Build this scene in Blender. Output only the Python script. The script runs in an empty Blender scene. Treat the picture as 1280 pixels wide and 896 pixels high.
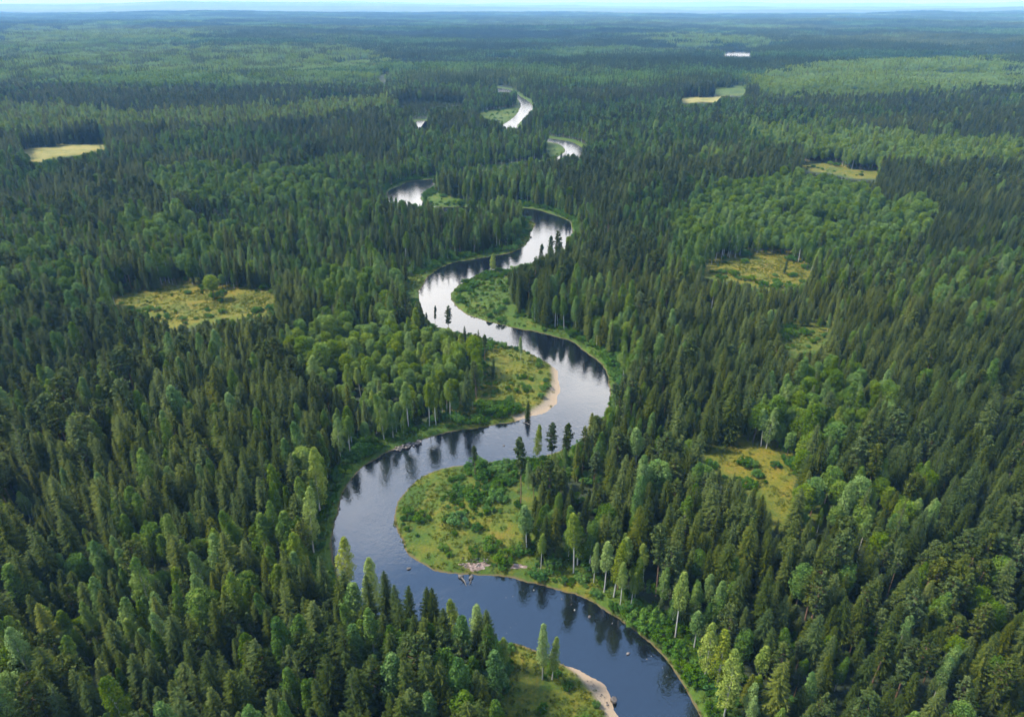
import bpy, math, random
import numpy as np
from mathutils import Vector

random.seed(7)
RNG = np.random.default_rng(11)
SC = bpy.context.scene
COL = SC.collection

# ------------------------------------------------------------------ camera geometry
CAM_H = 130.0
PITCH = math.radians(27.43)
FPX = 24.0 / 36.0 * 1280.0
CP, SP = math.cos(PITCH), math.sin(PITCH)


def ground(px, py, z=0.0):
    """A pixel of the 1280x896 photograph to a point on the level z."""
    px = np.asarray(px, float); py = np.asarray(py, float)
    xr = (px - 640.0) / FPX
    yr = -(py - 448.0) / FPX
    dx, dy, dz = xr, CP + yr * SP, -SP + yr * CP
    t = (z - CAM_H) / dz
    return np.stack([dx * t, dy * t], -1)


def project(x, y, z):
    dz = z - CAM_H
    depth = y * CP - dz * SP
    up = y * SP + dz * CP
    return 640.0 + FPX * x / depth, 448.0 - FPX * up / depth, depth


# ------------------------------------------------------------------ numpy noise
def _hash(ix, iy, seed):
    n = (ix.astype(np.int64) * 374761393 + iy.astype(np.int64) * 668265263 + seed * 974711) & 0x7FFFFFFF
    n = ((n ^ (n >> 13)) * 1274126177) & 0x7FFFFFFF
    n = n ^ (n >> 16)
    return (n & 0xFFFF) / 65535.0


def vnoise(x, y, seed=0):
    ix, iy = np.floor(x), np.floor(y)
    fx, fy = x - ix, y - iy
    fx = fx * fx * (3 - 2 * fx); fy = fy * fy * (3 - 2 * fy)
    a = _hash(ix, iy, seed); b = _hash(ix + 1, iy, seed)
    c = _hash(ix, iy + 1, seed); d = _hash(ix + 1, iy + 1, seed)
    return (a * (1 - fx) + b * fx) * (1 - fy) + (c * (1 - fx) + d * fx) * fy


def fbm(x, y, seed=0, octv=4):
    s = 0.0; amp = 0.5; tot = 0.0
    for k in range(octv):
        s = s + amp * vnoise(x * 2 ** k + 17.3 * k, y * 2 ** k - 9.1 * k, seed + k)
        tot += amp; amp *= 0.5
    return s / tot


def sstep(a, b, x):
    t = np.clip((x - a) / (b - a), 0, 1)
    return t * t * (3 - 2 * t)


def inside(px, py, poly):
    poly = np.asarray(poly, float)
    res = np.zeros(np.shape(px), bool)
    n = len(poly)
    for i in range(n):
        x0, y0 = poly[i]; x1, y1 = poly[(i + 1) % n]
        if y0 == y1:
            continue
        c = ((y0 > py) != (y1 > py)) & (px < (x1 - x0) * (py - y0) / (y1 - y0) + x0)
        res ^= c
    return res


def catmull(P, n=5):
    P = np.asarray(P, float)
    Q = np.vstack([2 * P[0] - P[1], P, 2 * P[-1] - P[-2]])
    out = []
    for i in range(1, len(Q) - 2):
        p0, p1, p2, p3 = Q[i - 1:i + 3]
        for k in range(n):
            t = k / n
            out.append(0.5 * ((2 * p1) + (-p0 + p2) * t + (2 * p0 - 5 * p1 + 4 * p2 - p3) * t * t + (-p0 + 3 * p1 - 3 * p2 + p3) * t ** 3))
    out.append(P[-1])
    return np.array(out)


# ------------------------------------------------------------------ the river, its banks upstream from the frame's foot
BANK_L = [(812, 1010), (792, 940), (772, 896), (765, 877), (755, 857), (735, 844), (712, 833), (700, 827), (670, 812), (637, 803),
          (610, 806), (570, 810), (520, 803), (475, 786), (445, 760), (425, 726), (416, 695), (415, 675), (419, 655), (423, 635),
          (432, 610), (442, 595), (457, 580), (475, 570), (490, 562), (520, 552), (555, 541), (580, 537), (605, 534), (630, 529), (650, 525),
          (665, 521), (680, 517), (692, 509), (699, 495), (700, 478), (697, 465), (690, 458), (680, 451), (660, 440), (640, 434), (617, 427),
          (595, 420), (570, 415), (550, 410), (535, 401), (528, 389), (525, 376), (524, 365), (529, 355), (537, 344), (552, 335), (565, 329),
          (587, 325), (612, 321), (635, 317), (648, 312), (656, 307), (662, 299), (664, 290), (668, 284), (668, 279), (659, 274), (640, 271),
          (600, 271), (560, 271), (520, 270), (495, 263), (484, 250), (486, 239), (498, 233), (514, 227), (540, 224), (575, 219), (610, 213),
          (650, 206), (688, 200), (704, 192), (706, 187), (700, 181), (686, 178), (660, 178), (640, 174), (622, 165), (628, 157), (640, 149),
          (648, 140), (651, 131), (647, 124), (640, 121), (628, 117), (616, 112.5), (600, 108)]
BANK_R = [(905, 1010), (890, 930), (875, 896), (860, 869), (840, 837), (820, 812), (800, 794), (775, 774), (750, 759), (725, 744), (695, 736), (662, 728),
          (632, 722), (600, 719), (560, 716), (540, 710), (510, 692), (500, 672), (493, 655), (494, 640), (502, 620), (525, 597), (555, 586),
          (582, 581), (617, 577), (645, 575), (675, 571), (705, 562), (735, 545), (755, 520), (762, 495), (760, 472), (750, 453), (732, 440), (715, 427),
          (687, 419), (650, 411), (625, 406), (600, 399), (577, 389), (566, 376), (565, 367), (575, 356), (595, 346), (617, 340), (640, 336),
          (668, 332), (690, 325), (706, 312), (714, 295), (714, 280), (708, 275), (689, 268), (671, 262), (649, 260), (623, 259), (586, 259),
          (555, 259), (535, 257), (526, 250), (527, 244), (533, 240), (541, 235), (575, 230), (610, 224), (660, 217), (705, 209), (731, 200), (732, 190),
          (726, 184), (712, 177), (692, 174), (668, 169), (652, 164), (646, 158), (654, 149), (663, 141), (666, 134), (660, 127), (651, 121.5), (640, 113.5),
          (625, 110.5), (600, 107)]
LW = catmull(ground(*np.array(BANK_L).T)); RW = catmull(ground(*np.array(BANK_R).T))
RIVER = np.vstack([LW, RW[::-1]])
OXBOW = catmull(ground(*np.array([(519, 158), (521, 152), (527, 151), (534, 152), (535, 160), (532, 168), (524, 170), (519, 165), (519, 158)], float).T), 4)[:-1]
LAKE = ground(*np.array([(905, 68), (912, 65.8), (930, 66), (940, 67), (938, 70.5), (925, 71), (908, 70.5)], float).T)


def seg_dist(x, y, poly, closed=True):
    d2 = np.full(x.shape, 1e18)
    n = len(poly)
    for i in range(n if closed else n - 1):
        ax, ay = poly[i]; bx, by = poly[(i + 1) % n]
        ex, ey = bx - ax, by - ay
        l2 = ex * ex + ey * ey + 1e-9
        t = np.clip(((x - ax) * ex + (y - ay) * ey) / l2, 0, 1)
        q = (x - ax - t * ex) ** 2 + (y - ay - t * ey) ** 2
        np.minimum(d2, q, out=d2)
    return np.sqrt(d2)


def sdf(x, y):
    """Distance to the nearest water's edge, negative in the water."""
    x = np.asarray(x, float); y = np.asarray(y, float)
    out = np.full(x.shape, 400.0)
    for poly in (RIVER, OXBOW, LAKE):
        m = 200.0
        sel = (x > poly[:, 0].min() - m) & (x < poly[:, 0].max() + m) & (y > poly[:, 1].min() - m) & (y < poly[:, 1].max() + m)
        idx = np.nonzero(sel.ravel())[0]
        xf, yf, of = x.ravel(), y.ravel(), out.ravel()
        for k in range(0, len(idx), 40000):
            j = idx[k:k + 40000]
            d = seg_dist(xf[j], yf[j], poly)
            d = np.where(inside(xf[j], yf[j], poly), -d, d)
            of[j] = np.where(np.abs(d) < np.abs(of[j]), d, of[j])
        out = of.reshape(x.shape)
    return out


SAND1 = [(655, 535), (640, 522), (662, 515), (678, 505), (686, 490), (690, 474), (689, 459), (693, 452), (712, 462), (716, 500), (690, 530)]
SAND2 = [(703, 828), (722, 846), (740, 868), (757, 896), (768, 930), (800, 930), (785, 880), (760, 850), (720, 826)]
SAND1W = ground(*np.array(SAND1, float).T); SAND2W = ground(*np.array(SAND2, float).T)


def sand_mask(x, y):
    m = np.zeros(np.shape(x))
    for p in (SAND1W, SAND2W):
        ins = inside(x, y, p)
        sel = (x > p[:, 0].min() - 10) & (x < p[:, 0].max() + 10) & (y > p[:, 1].min() - 10) & (y < p[:, 1].max() + 10)
        d = np.full(np.shape(x), 20.0)
        if sel.any():
            d[sel] = seg_dist(x[sel], y[sel], p)
        m = np.maximum(m, sstep(-0.9, 0.9, np.where(ins, d, -d)))
    return m


def terrain(x, y, s=None):
    x = np.asarray(x, float); y = np.asarray(y, float)
    if s is None:
        s = sdf(x, y)
    r = np.hypot(x, y)
    wob = fbm(x / 5.0, y / 5.0, 91, 3) - 0.5
    s2 = s + wob * 1.6 * sstep(1200, 300, r)
    bank = np.where(s2 < 0, -1.6 * sstep(0, -4, s2), 0.75 * sstep(0, 2.2, s2) + 0.9 * sstep(2, 22, s2))
    sm = sand_mask(x, y)
    low = np.where(s2 < 0, -1.0 * sstep(0, -5, s2), 0.42 * sstep(0, 7, s2))
    bank = bank * (1 - sm) + low * sm
    away = sstep(6, 70, s)
    u = 3.2 * (fbm(x / 160, y / 160, 3) - 0.25) * away
    u = u + 0.5 * (fbm(x / 9, y / 9, 5, 3) - 0.5) * sstep(3, 10, s)
    u = u + sstep(800, 2400, r) * 34 * np.clip(fbm(x / 900 + 3.1, y / 700, 7) - 0.33, 0, 1) * sstep(10, 220, s)
    u = u + sstep(2600, 7000, r) * 120 * np.clip(fbm(x / 3600 + 1.7, y / 2300 + .6, 9) - 0.36, 0, 1)
    u = u + sstep(9000, 19000, r) * 330 * np.clip(fbm(x / 8000 + 5.7, y / 5000, 13) - .40, 0, 1)
    return bank + u


# ------------------------------------------------------------------ clear ground as the photo shows it (pixels of the photo)
VISIBLE_WATER = [
    [(868, 896), (860, 869), (840, 837), (820, 812), (800, 794), (775, 774), (750, 759), (725, 744), (695, 736), (662, 728), (632, 722), (600, 719),
     (560, 716), (540, 710), (510, 692), (500, 672), (493, 655), (494, 640), (502, 620), (525, 597), (555, 586), (582, 581), (617, 576), (645, 575),
     (682, 566), (697, 548), (728, 522), (743, 505), (751, 480), (755, 462), (750, 452), (732, 440), (715, 427), (687, 419), (650, 411), (625, 406),
     (600, 399), (577, 389), (566, 376), (565, 367), (575, 356), (595, 346), (617, 340), (640, 336), (650, 331), (664, 328), (678, 316), (690, 306),
     (704, 298), (711, 278), (708, 275), (689, 268), (671, 262), (650, 260), (650, 266), (660, 272), (671, 277), (673, 282), (664, 288), (662, 300),
     (654, 309), (645, 318), (612, 323), (587, 325), (565, 329), (552, 335), (537, 344), (529, 355), (524, 365), (526, 380), (533, 395), (542, 407),
     (560, 411), (575, 414), (590, 413), (600, 419), (617, 427), (640, 434), (660, 440), (680, 451), (690, 460), (699, 475), (699, 495), (692, 510),
     (680, 517), (662, 522), (650, 525), (630, 529), (605, 534), (580, 537), (555, 540), (527, 552), (492, 560), (475, 570), (455, 582), (437, 600),
     (429, 620), (422, 640), (418, 660), (417, 685), (426, 697), (445, 712), (470, 730), (487, 737), (520, 745), (550, 752), (567, 762), (607, 767), (622, 780),
     (637, 803), (670, 812), (700, 827), (712, 833), (735, 844), (755, 857), (765, 877), (772, 896)],
    [(486, 240), (498, 233), (514, 227), (540, 224), (541, 235), (533, 240), (527, 247), (528, 257), (510, 252), (490, 246)],
    [(686, 174), (712, 176), (727, 186), (727, 196), (710, 193), (707, 187), (700, 181), (687, 178)],
    [(650, 123), (662, 127), (665, 138), (652, 150), (646, 159), (626, 158), (640, 148), (648, 140), (650, 130)],
    [(622, 110.5), (640, 110), (640, 115), (622, 115)],
    [(520, 153), (534, 152), (534, 159), (522, 160)],
    [(905, 66), (940, 66), (940, 71), (905, 71)],
]
MEADOWS = {  # name: (polygon, dryness)
    'left': ([(130, 380), (165, 368), (230, 357), (262, 362), (340, 361), (346, 383), (330, 392), (270, 399), (215, 410), (200, 398), (175, 385)], 0.62),
    'far_left': ([(28, 189), (44, 184), (62, 184.5), (85, 180), (112, 181.5), (138, 180), (132, 187), (112, 190), (95, 195), (62, 198), (50, 203), (36, 203)], .97),
    'right': ([(885, 337), (905, 325), (950, 318), (975, 318), (1000, 330), (1010, 352), (960, 360), (920, 350), (880, 346)], 0.72),
    'right_small': ([(972, 409), (1014, 408), (1034, 420), (1022, 436), (990, 446)], 0.45),
    'right_near': ([(882, 557), (930, 553), (980, 570), (993, 590), (987, 640), (975, 648), (955, 618), (920, 592), (880, 577)], 0.62),
    'right_far': ([(1000, 205), (1040, 203), (1060, 212), (1098, 215), (1095, 226), (1065, 225), (1040, 218), (1005, 216)], 0.6),
    'field_dry_sunlit': ([(850, 124), (862, 121.5), (880, 122.3), (897, 120.5), (900, 124.5), (890, 129.5), (870, 128.5), (856, 131)], 1.25),  # yellow field; the sun on it is painted in as extra straw colour
    'field_green': ([(892, 114.5), (902, 110.5), (918, 109.5), (934, 107.5), (932, 116), (925, 122), (908, 119.5), (897, 122)], 0.2),
    'oxbow_meadow': ([(596, 142), (615, 138), (648, 134), (652, 139), (642, 148), (612, 150)], 0.2),
    'tongue': ([(683, 180), (705, 181), (706, 190), (690, 194), (683, 190)], 0.15),
    'bar_main': ([(493, 655), (494, 640), (502, 620), (525, 597), (555, 586), (582, 581), (645, 577), (652, 600), (655, 640), (648, 680), (655, 700), (690, 728),
                  (662, 728), (600, 719), (560, 716), (540, 710), (510, 692)], 0.35),
    'bar_middle': ([(603, 434), (617, 427), (640, 434), (690, 460), (690, 475), (685, 500), (660, 520), (620, 527), (590, 522), (600, 500), (610, 470)], 0.5),
    'bar_upper': ([(566, 367), (575, 356), (600, 346), (618, 345), (632, 352), (636, 372), (645, 395), (690, 420), (640, 410), (600, 399), (577, 389)], 0.1),
    'bar_foot': ([(640, 806), (670, 815), (700, 830), (712, 835), (742, 867), (762, 896), (768, 930), (650, 930), (634, 870), (640, 840)], 0.45),
    'strip': ([(505, 356), (522, 343), (545, 333), (556, 333), (530, 354), (523, 375), (512, 372)], 0.2),
    'back_tongue': ([(530, 247), (545, 240), (580, 252), (590, 259), (545, 258)], 0.1),
    'spit': ([(652, 315), (662, 300), (664, 288), (673, 281), (660, 274), (655, 285), (652, 300)], 0.3),
}
MEADOW_W = {k: (ground(*np.array(p, float).T), d) for k, (p, d) in MEADOWS.items()}

# stands of paler broadleaf trees, and far sunlit strips painted as pale tint: polygon over the crowns, (share of birch, share of round broadleaf, share of pine), tint
STANDS = [
    ([(385, 398), (470, 384), (550, 402), (612, 432), (606, 462), (560, 482), (500, 500), (440, 490), (390, 462), (355, 425)], (0.1, 0.9, 0.0), 0.85),
    ([(900, 225), (1000, 212), (1090, 235), (1172, 250), (1165, 292), (1050, 300), (930, 302), (850, 318), (838, 268)], (0.1, 0.9, 0.0), 0.62),
    ([(840, 290), (930, 295), (1050, 298), (1060, 325), (960, 322), (850, 335)], (0.7, 0.15, 0.0), 0.4),
    ([(935, 155), (1080, 160), (1280, 172), (1280, 205), (1150, 205), (1010, 190), (940, 172)], (0.2, 0.75, 0.0), 0.8),
    ([(180, 210), (280, 200), (400, 205), (420, 235), (330, 250), (200, 248)], (0.1, 0.8, 0.0), 0.55),
    ([(150, 270), (230, 262), (300, 290), (260, 320), (160, 315)], (0.3, 0.55, 0.0), 0.6),
    ([(370, 340), (450, 320), (500, 330), (495, 385), (400, 400)], (0.5, 0.25, 0.0), 0.55),
    ([(950, 490), (1040, 440), (1112, 458), (1132, 500), (1060, 545), (1000, 575), (930, 540)], (0.3, 0.5, 0.0), 0.55),
    ([(60, 690), (170, 655), (330, 660), (340, 720), (230, 790), (90, 790)], (0.42, 0.12, 0.05), 0.62),
    ([(0, 760), (80, 760), (120, 830), (60, 896), (0, 896)], (0.3, 0.3, 0.1), 0.6),
    ([(375, 575), (432, 555), (428, 640), (418, 720), (370, 700)], (0.65, 0.1, 0.05), 0.85),
    ([(420, 520), (480, 490), (600, 480), (600, 545), (470, 575), (410, 600)], (0.55, 0.15, 0.0), 0.45),
    ([(690, 640), (800, 680), (830, 760), (780, 760), (690, 720)], (0.62, 0.05, 0.1), 0.55),
    ([(860, 790), (910, 780), (1000, 840), (1010, 896), (880, 896)], (0.6, 0.15, 0.0), 0.75),
    ([(990, 590), (1160, 580), (1170, 640), (1060, 650), (1000, 640)], (0.3, 0.45, 0.1), 0.6),
    ([(720, 350), (790, 360), (815, 440), (770, 470), (720, 420)], (0.45, 0.15, 0.0), 0.55),
    ([(560, 205), (650, 205), (720, 250), (725, 300), (600, 260)], (0.6, 0.05, 0.0), 0.55),
    ([(500, 165), (690, 165), (690, 205), (500, 210)], (0.25, 0.35, 0.0), 0.45),
    ([(540, 310), (560, 260), (650, 265), (660, 310), (600, 320)], (0.4, 0.1, 0.1), 0.35),
    ([(0, 290), (80, 270), (160, 320), (130, 370), (0, 360)], (0.2, 0.4, 0.05), 0.5),
    ([(1140, 680), (1280, 700), (1280, 896), (1180, 896)], (0.14, 0.12, 0.2), 0.5),
    ([(640, 896), (760, 840), (770, 896)], (0.6, 0.3, 0.0), 0.7),
    ([(0, 128), (180, 140), (480, 122), (500, 138), (260, 156), (0, 166)], (0.2, 0.5, 0.0), 1.0),  # sunlit strip between cloud shadows, painted as the palest tint
    ([(0, 36), (120, 33), (280, 41), (250, 50), (90, 52), (0, 66)], (0.1, 0.75, 0.0), .95),  # sun patch on the far forest, put into the tree tint
    ([(0, 66), (180, 58), (420, 58), (490, 72), (430, 82), (240, 88), (0, 100)], (0.2, 0.5, 0.0), .85),  # another sunlit band, its brightness painted into the leaves
    ([(930, 96), (1050, 80), (1200, 75), (1280, 82), (1280, 110), (1150, 118), (960, 122)], (0.1, 0.9, 0.0), 0.85),
    ([(800, 52), (870, 42), (960, 50), (980, 55), (860, 58)], (0.1, 0.9, 0.0), 0.8),
]

# ------------------------------------------------------------------ mesh helpers


class Soup:
    """Triangles gathered from numpy arrays, with one number per triangle for leaf tone."""

    def __init__(self):
        self.t = []; self.s = []

    def add(self, tris, tone=None):
        tris = np.asarray(tris, float).reshape(-1, 3, 3)
        self.t.append(tris)
        self.s.append(np.full(len(tris), 0.5) if tone is None else np.broadcast_to(np.asarray(tone, float), (len(tris),)))

    def arrays(self):
        return np.concatenate(self.t), np.concatenate(self.s)


def mesh_from(name, soups, mats, smooth=()):
    """soups: list of (triangles, tone); one material each."""
    n = sum(len(t) for t, _ in soups)
    me = bpy.data.meshes.new(name)
    co = np.concatenate([t.reshape(-1, 3) for t, _ in soups]).astype(np.float32)
    me.vertices.add(n * 3); me.vertices.foreach_set('co', co.ravel())
    me.loops.add(n * 3); me.loops.foreach_set('vertex_index', np.arange(n * 3, dtype=np.int32))
    me.polygons.add(n)
    me.polygons.foreach_set('loop_start', np.arange(0, n * 3, 3, dtype=np.int32))
    mi = np.concatenate([np.full(len(t), i, np.int32) for i, (t, _) in enumerate(soups)])
    for m in mats:
        me.materials.append(m)
    me.polygons.foreach_set('material_index', mi)
    me.update()
    at = me.attributes.new('tone', 'FLOAT', 'FACE')
    at.data.foreach_set('value', np.concatenate([s for _, s in soups]).astype(np.float32))
    me.validate()
    return me


def indexed_mesh(name, verts, faces, mats, smooth=True):
    me = bpy.data.meshes.new(name)
    me.from_pydata([tuple(v) for v in verts], [], [tuple(f) for f in faces])
    for m in mats:
        me.materials.append(m)
    if smooth:
        me.polygons.foreach_set('use_smooth', [True] * len(me.polygons))
    me.update()
    return me


def tube(pts, rad, n=7):
    """Tapered tube as triangles through the points."""
    pts = np.asarray(pts, float); out = []
    rings = []
    for i, p in enumerate(pts):
        d = pts[min(i + 1, len(pts) - 1)] - pts[max(i - 1, 0)]
        d = d / np.linalg.norm(d)
        a = np.cross(d, (0.3, 1, 0.1)); a /= np.linalg.norm(a); b = np.cross(d, a)
        ang = np.arange(n) * 2 * math.pi / n
        rings.append(p + rad[i] * (np.cos(ang)[:, None] * a + np.sin(ang)[:, None] * b))
    for r0, r1 in zip(rings[:-1], rings[1:]):
        for k in range(n):
            k2 = (k + 1) % n
            out.append([r0[k], r0[k2], r1[k2]]); out.append([r0[k], r1[k2], r1[k]])
    return np.array(out)


def unit(v):
    return v / (np.linalg.norm(v, axis=-1, keepdims=True) + 1e-9)


def leaf_clump(rng, c, rad, n, size, up=0.25, flat=0.65):
    """n diamond leaves over an ellipsoid."""
    d = unit(rng.normal(size=(n, 3)) + np.array([0, 0, up]))
    p = np.asarray(c) + d * np.asarray(rad) * (rng.uniform(0.35, 1.0, (n, 1)) ** 0.45)
    nn = unit(d + flat * rng.normal(size=(n, 3)))
    a = unit(np.cross(nn, rng.normal(size=(n, 3)))); b = np.cross(nn, a)
    sz = size * rng.uniform(0.6, 1.35, (n, 1))
    p0, p1, p2, p3 = p + a * sz, p + b * sz * 0.62, p - a * sz, p - b * sz * 0.62
    t = np.stack([np.stack([p0, p1, p2], 1), np.stack([p0, p2, p3], 1)], 1).reshape(-1, 3, 3)
    return t


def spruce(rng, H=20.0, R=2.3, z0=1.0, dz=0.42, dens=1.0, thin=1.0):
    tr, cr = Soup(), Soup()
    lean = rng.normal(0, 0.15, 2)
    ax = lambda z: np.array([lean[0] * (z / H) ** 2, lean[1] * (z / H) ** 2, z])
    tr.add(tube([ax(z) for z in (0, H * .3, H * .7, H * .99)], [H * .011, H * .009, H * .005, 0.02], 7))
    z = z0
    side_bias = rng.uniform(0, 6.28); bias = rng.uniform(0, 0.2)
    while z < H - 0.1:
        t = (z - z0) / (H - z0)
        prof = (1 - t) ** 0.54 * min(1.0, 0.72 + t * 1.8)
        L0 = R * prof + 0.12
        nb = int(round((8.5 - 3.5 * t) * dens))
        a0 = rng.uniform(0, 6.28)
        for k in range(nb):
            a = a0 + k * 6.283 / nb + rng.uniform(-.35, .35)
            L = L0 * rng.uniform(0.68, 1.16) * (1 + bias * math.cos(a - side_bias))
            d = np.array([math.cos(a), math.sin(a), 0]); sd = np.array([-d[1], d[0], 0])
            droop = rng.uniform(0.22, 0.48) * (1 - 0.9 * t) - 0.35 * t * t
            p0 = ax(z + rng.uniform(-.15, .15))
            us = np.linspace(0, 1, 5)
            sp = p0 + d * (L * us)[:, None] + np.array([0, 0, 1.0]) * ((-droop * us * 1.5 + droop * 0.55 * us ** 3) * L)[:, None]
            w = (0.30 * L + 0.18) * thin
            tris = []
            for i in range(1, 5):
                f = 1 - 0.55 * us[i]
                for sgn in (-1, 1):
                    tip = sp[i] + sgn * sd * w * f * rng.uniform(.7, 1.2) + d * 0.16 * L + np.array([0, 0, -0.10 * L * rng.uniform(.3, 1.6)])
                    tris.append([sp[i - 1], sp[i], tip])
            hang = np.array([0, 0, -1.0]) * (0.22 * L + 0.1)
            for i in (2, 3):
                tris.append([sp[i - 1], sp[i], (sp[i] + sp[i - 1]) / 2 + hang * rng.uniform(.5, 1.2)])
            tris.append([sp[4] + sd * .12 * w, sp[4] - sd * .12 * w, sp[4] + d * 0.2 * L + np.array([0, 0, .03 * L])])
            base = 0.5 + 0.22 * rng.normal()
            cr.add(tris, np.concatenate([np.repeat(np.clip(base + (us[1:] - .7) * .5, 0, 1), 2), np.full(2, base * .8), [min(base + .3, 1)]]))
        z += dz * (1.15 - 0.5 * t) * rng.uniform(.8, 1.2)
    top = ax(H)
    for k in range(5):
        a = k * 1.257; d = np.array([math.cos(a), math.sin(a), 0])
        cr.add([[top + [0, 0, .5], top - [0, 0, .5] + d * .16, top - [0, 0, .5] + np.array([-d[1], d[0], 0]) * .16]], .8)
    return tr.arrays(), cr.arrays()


def pine(rng, H=20.0, R=2.3, bare=0.45, tuft=1.0):
    tr, cr = Soup(), Soup()
    lean = rng.normal(0, 0.5, 2)
    ax = lambda z: np.array([lean[0] * (z / H) ** 2, lean[1] * (z / H) ** 2, z])
    tr.add(tube([ax(H * f) for f in (0, .25, .5, .75, .98)], [H * .011, H * .0095, H * .008, H * .005, .03], 7))
    z = H * bare
    while z < H * 0.985:
        t = (z / H - bare) / (1 - bare)
        prof = (0.55 + 1.3 * t * (1 - t) + .1) * (1 - t ** 4 * .75)
        nb = rng.integers(3, 6)
        a0 = rng.uniform(0, 6.28)
        for k in range(nb):
            a = a0 + k * 6.283 / nb + rng.uniform(-.5, .5)
            L = R * prof * rng.uniform(.5, 1.15)
            rise = rng.uniform(-.1, .3) + .45 * t
            d = np.array([math.cos(a), math.sin(a), rise])
            p0 = ax(z); p1 = p0 + d * L
            tr.add(tube([p0, p0 + d * L * .6 + [0, 0, .05], p1], [.07, .045, .015], 4))
            base = 0.5 + .2 * rng.normal()
            for u, sz in ((1.0, .62), (.7, .55), (.45, .42)):
                c = p0 + d * L * u + rng.normal(0, .12, 3)
                r = sz * (0.55 + .3 * prof) * tuft
                tri = leaf_clump(rng, c, (r * 1.2, r * 1.2, r * .75), int(16 * tuft), 0.3, up=.5, flat=.9)
                cr.add(tri, np.clip(base + .1 * rng.normal(size=len(tri)), 0, 1))
        z += rng.uniform(.5, .85)
    c = ax(H); tri = leaf_clump(rng, c - [0, 0, .2], (.5, .5, .7), 26, .28); cr.add(tri, .7)
    return tr.arrays(), cr.arrays()


def birch(rng, H=20.0, R=2.2, bare=0.32, clumps=54, leaves=72, size=0.205, top=0.5):
    tr, cr = Soup(), Soup()
    lean = rng.normal(0, 0.7, 2)
    ax = lambda z: np.array([lean[0] * (z / H) ** 2, lean[1] * (z / H) ** 2, z])
    tr.add(tube([ax(H * f) for f in (0, .2, .45, .7, .95)], [H * .0105, H * .009, H * .0075, H * .0045, .02], 7))
    for i in range(clumps):
        t = (i + rng.uniform(0, 1)) / clumps
        z = H * (bare + (0.985 - bare) * t)
        prof = (math.sin(math.pi * min(1, (0.16 + 0.84 * t)) ** (1.0 - .25 * top)) ** 0.62) * (1 - .25 * t)
        a = i * 2.4 + rng.uniform(-.5, .5)
        q = R * prof * rng.uniform(.35, 0.95)
        c = ax(z) + np.array([math.cos(a) * q, math.sin(a) * q, 0])
        r = (0.55 + 0.5 * prof) * rng.uniform(.75, 1.2)
        base = .5 + .2 * rng.normal()
        tri = leaf_clump(rng, c, (r, r, r * rng.uniform(1.0, 1.55)), leaves, size, up=.3)
        cr.add(tri, np.clip(base + .12 * rng.normal(size=len(tri)), 0, 1))
        if i % 3 == 0:
            p0 = ax(z - 1.3 * prof); tr.add(tube([p0, (p0 + c) / 2 + [0, 0, .25], c], [.07, .05, .015], 4))
    return tr.arrays(), cr.arrays()


def broadleaf(rng, H=16.0, R=3.1, bare=.3, clumps=62, leaves=78, size=.235):
    tr, cr = Soup(), Soup()
    lean = rng.normal(0, 0.4, 2)
    ax = lambda z: np.array([lean[0] * (z / H) ** 2, lean[1] * (z / H) ** 2, z])
    tr.add(tube([ax(H * f) for f in (0, .25, .5, .8)], [H * .015, H * .012, H * .009, .04], 7))
    cz, rz = H * (1 + bare) / 2, H * (1 - bare) / 2
    for i in range(clumps):
        ph = i * 2.399
        v = -0.75 + 1.73 * (i + .5) / clumps
        rr = math.sqrt(max(0.0, 1 - v * v)) ** .8
        q = rng.uniform(.5, .86)
        c = np.array([math.cos(ph) * R * rr * q, math.sin(ph) * R * rr * q, cz + v * rz * rng.uniform(.74, .9)]) + ax(H * .7) * [1, 1, 0]
        r = rng.uniform(.72, 1.25)
        base = .5 + .2 * rng.normal()
        tri = leaf_clump(rng, c, (r * 1.1, r * 1.1, r * .85), leaves, size, up=.45)
        cr.add(tri, np.clip(base + .12 * rng.normal(size=len(tri)), 0, 1))
        if i % 5 == 0:
            p0 = ax(H * rng.uniform(.3, .55)); tr.add(tube([p0, (p0 + c) / 2 + [0, 0, .3], c], [.1, .07, .02], 4))
    return tr.arrays(), cr.arrays()


def shrub(rng, R=1.5, Hs=1.9, clumps=22, leaves=60, size=.13):
    cr = Soup()
    for i in range(clumps):
        a = rng.uniform(0, 6.28); q = R * math.sqrt(rng.uniform(0, 1)) * .8
        zt = Hs * (1 - .55 * (q / R) ** 2)
        c = np.array([math.cos(a) * q, math.sin(a) * q, zt * rng.uniform(.35, .85)])
        r = R * rng.uniform(.18, .36)
        tri = leaf_clump(rng, c, (r, r, r * .9), leaves, size, up=.5)
        cr.add(tri, np.clip(.5 + .22 * rng.normal() + .1 * rng.normal(size=len(tri)), 0, 1))
    st = Soup()
    for k in range(5):
        a = k * 1.3 + rng.uniform(-.3, .3)
        st.add(tube([(0.1 * math.cos(a), .1 * math.sin(a), -.1), (R * .3 * math.cos(a), R * .3 * math.sin(a), Hs * .4), (R * .5 * math.cos(a), R * .5 * math.sin(a), Hs * .75)], [.05, .035, .012], 4))
    return st.arrays(), cr.arrays()


def tuft(rng, R=.6, h=.42, n=30):
    s = Soup()
    for k in range(n):
        a = rng.uniform(0, 6.28); q = R * math.sqrt(rng.uniform(0, 1)); b = rng.uniform(0, 6.28)
        p = np.array([math.cos(a) * q, math.sin(a) * q, -.05]); w = rng.uniform(.05, .13)
        d = np.array([math.cos(b), math.sin(b), 0]); l = h * rng.uniform(.5, 1.15)
        s.add([[p - d * w, p + d * w, p + np.array([-d[1] * l * .5, d[0] * l * .5, l])]], np.clip(.5 + .25 * rng.normal(), 0, 1))
    return s.arrays()


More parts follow.
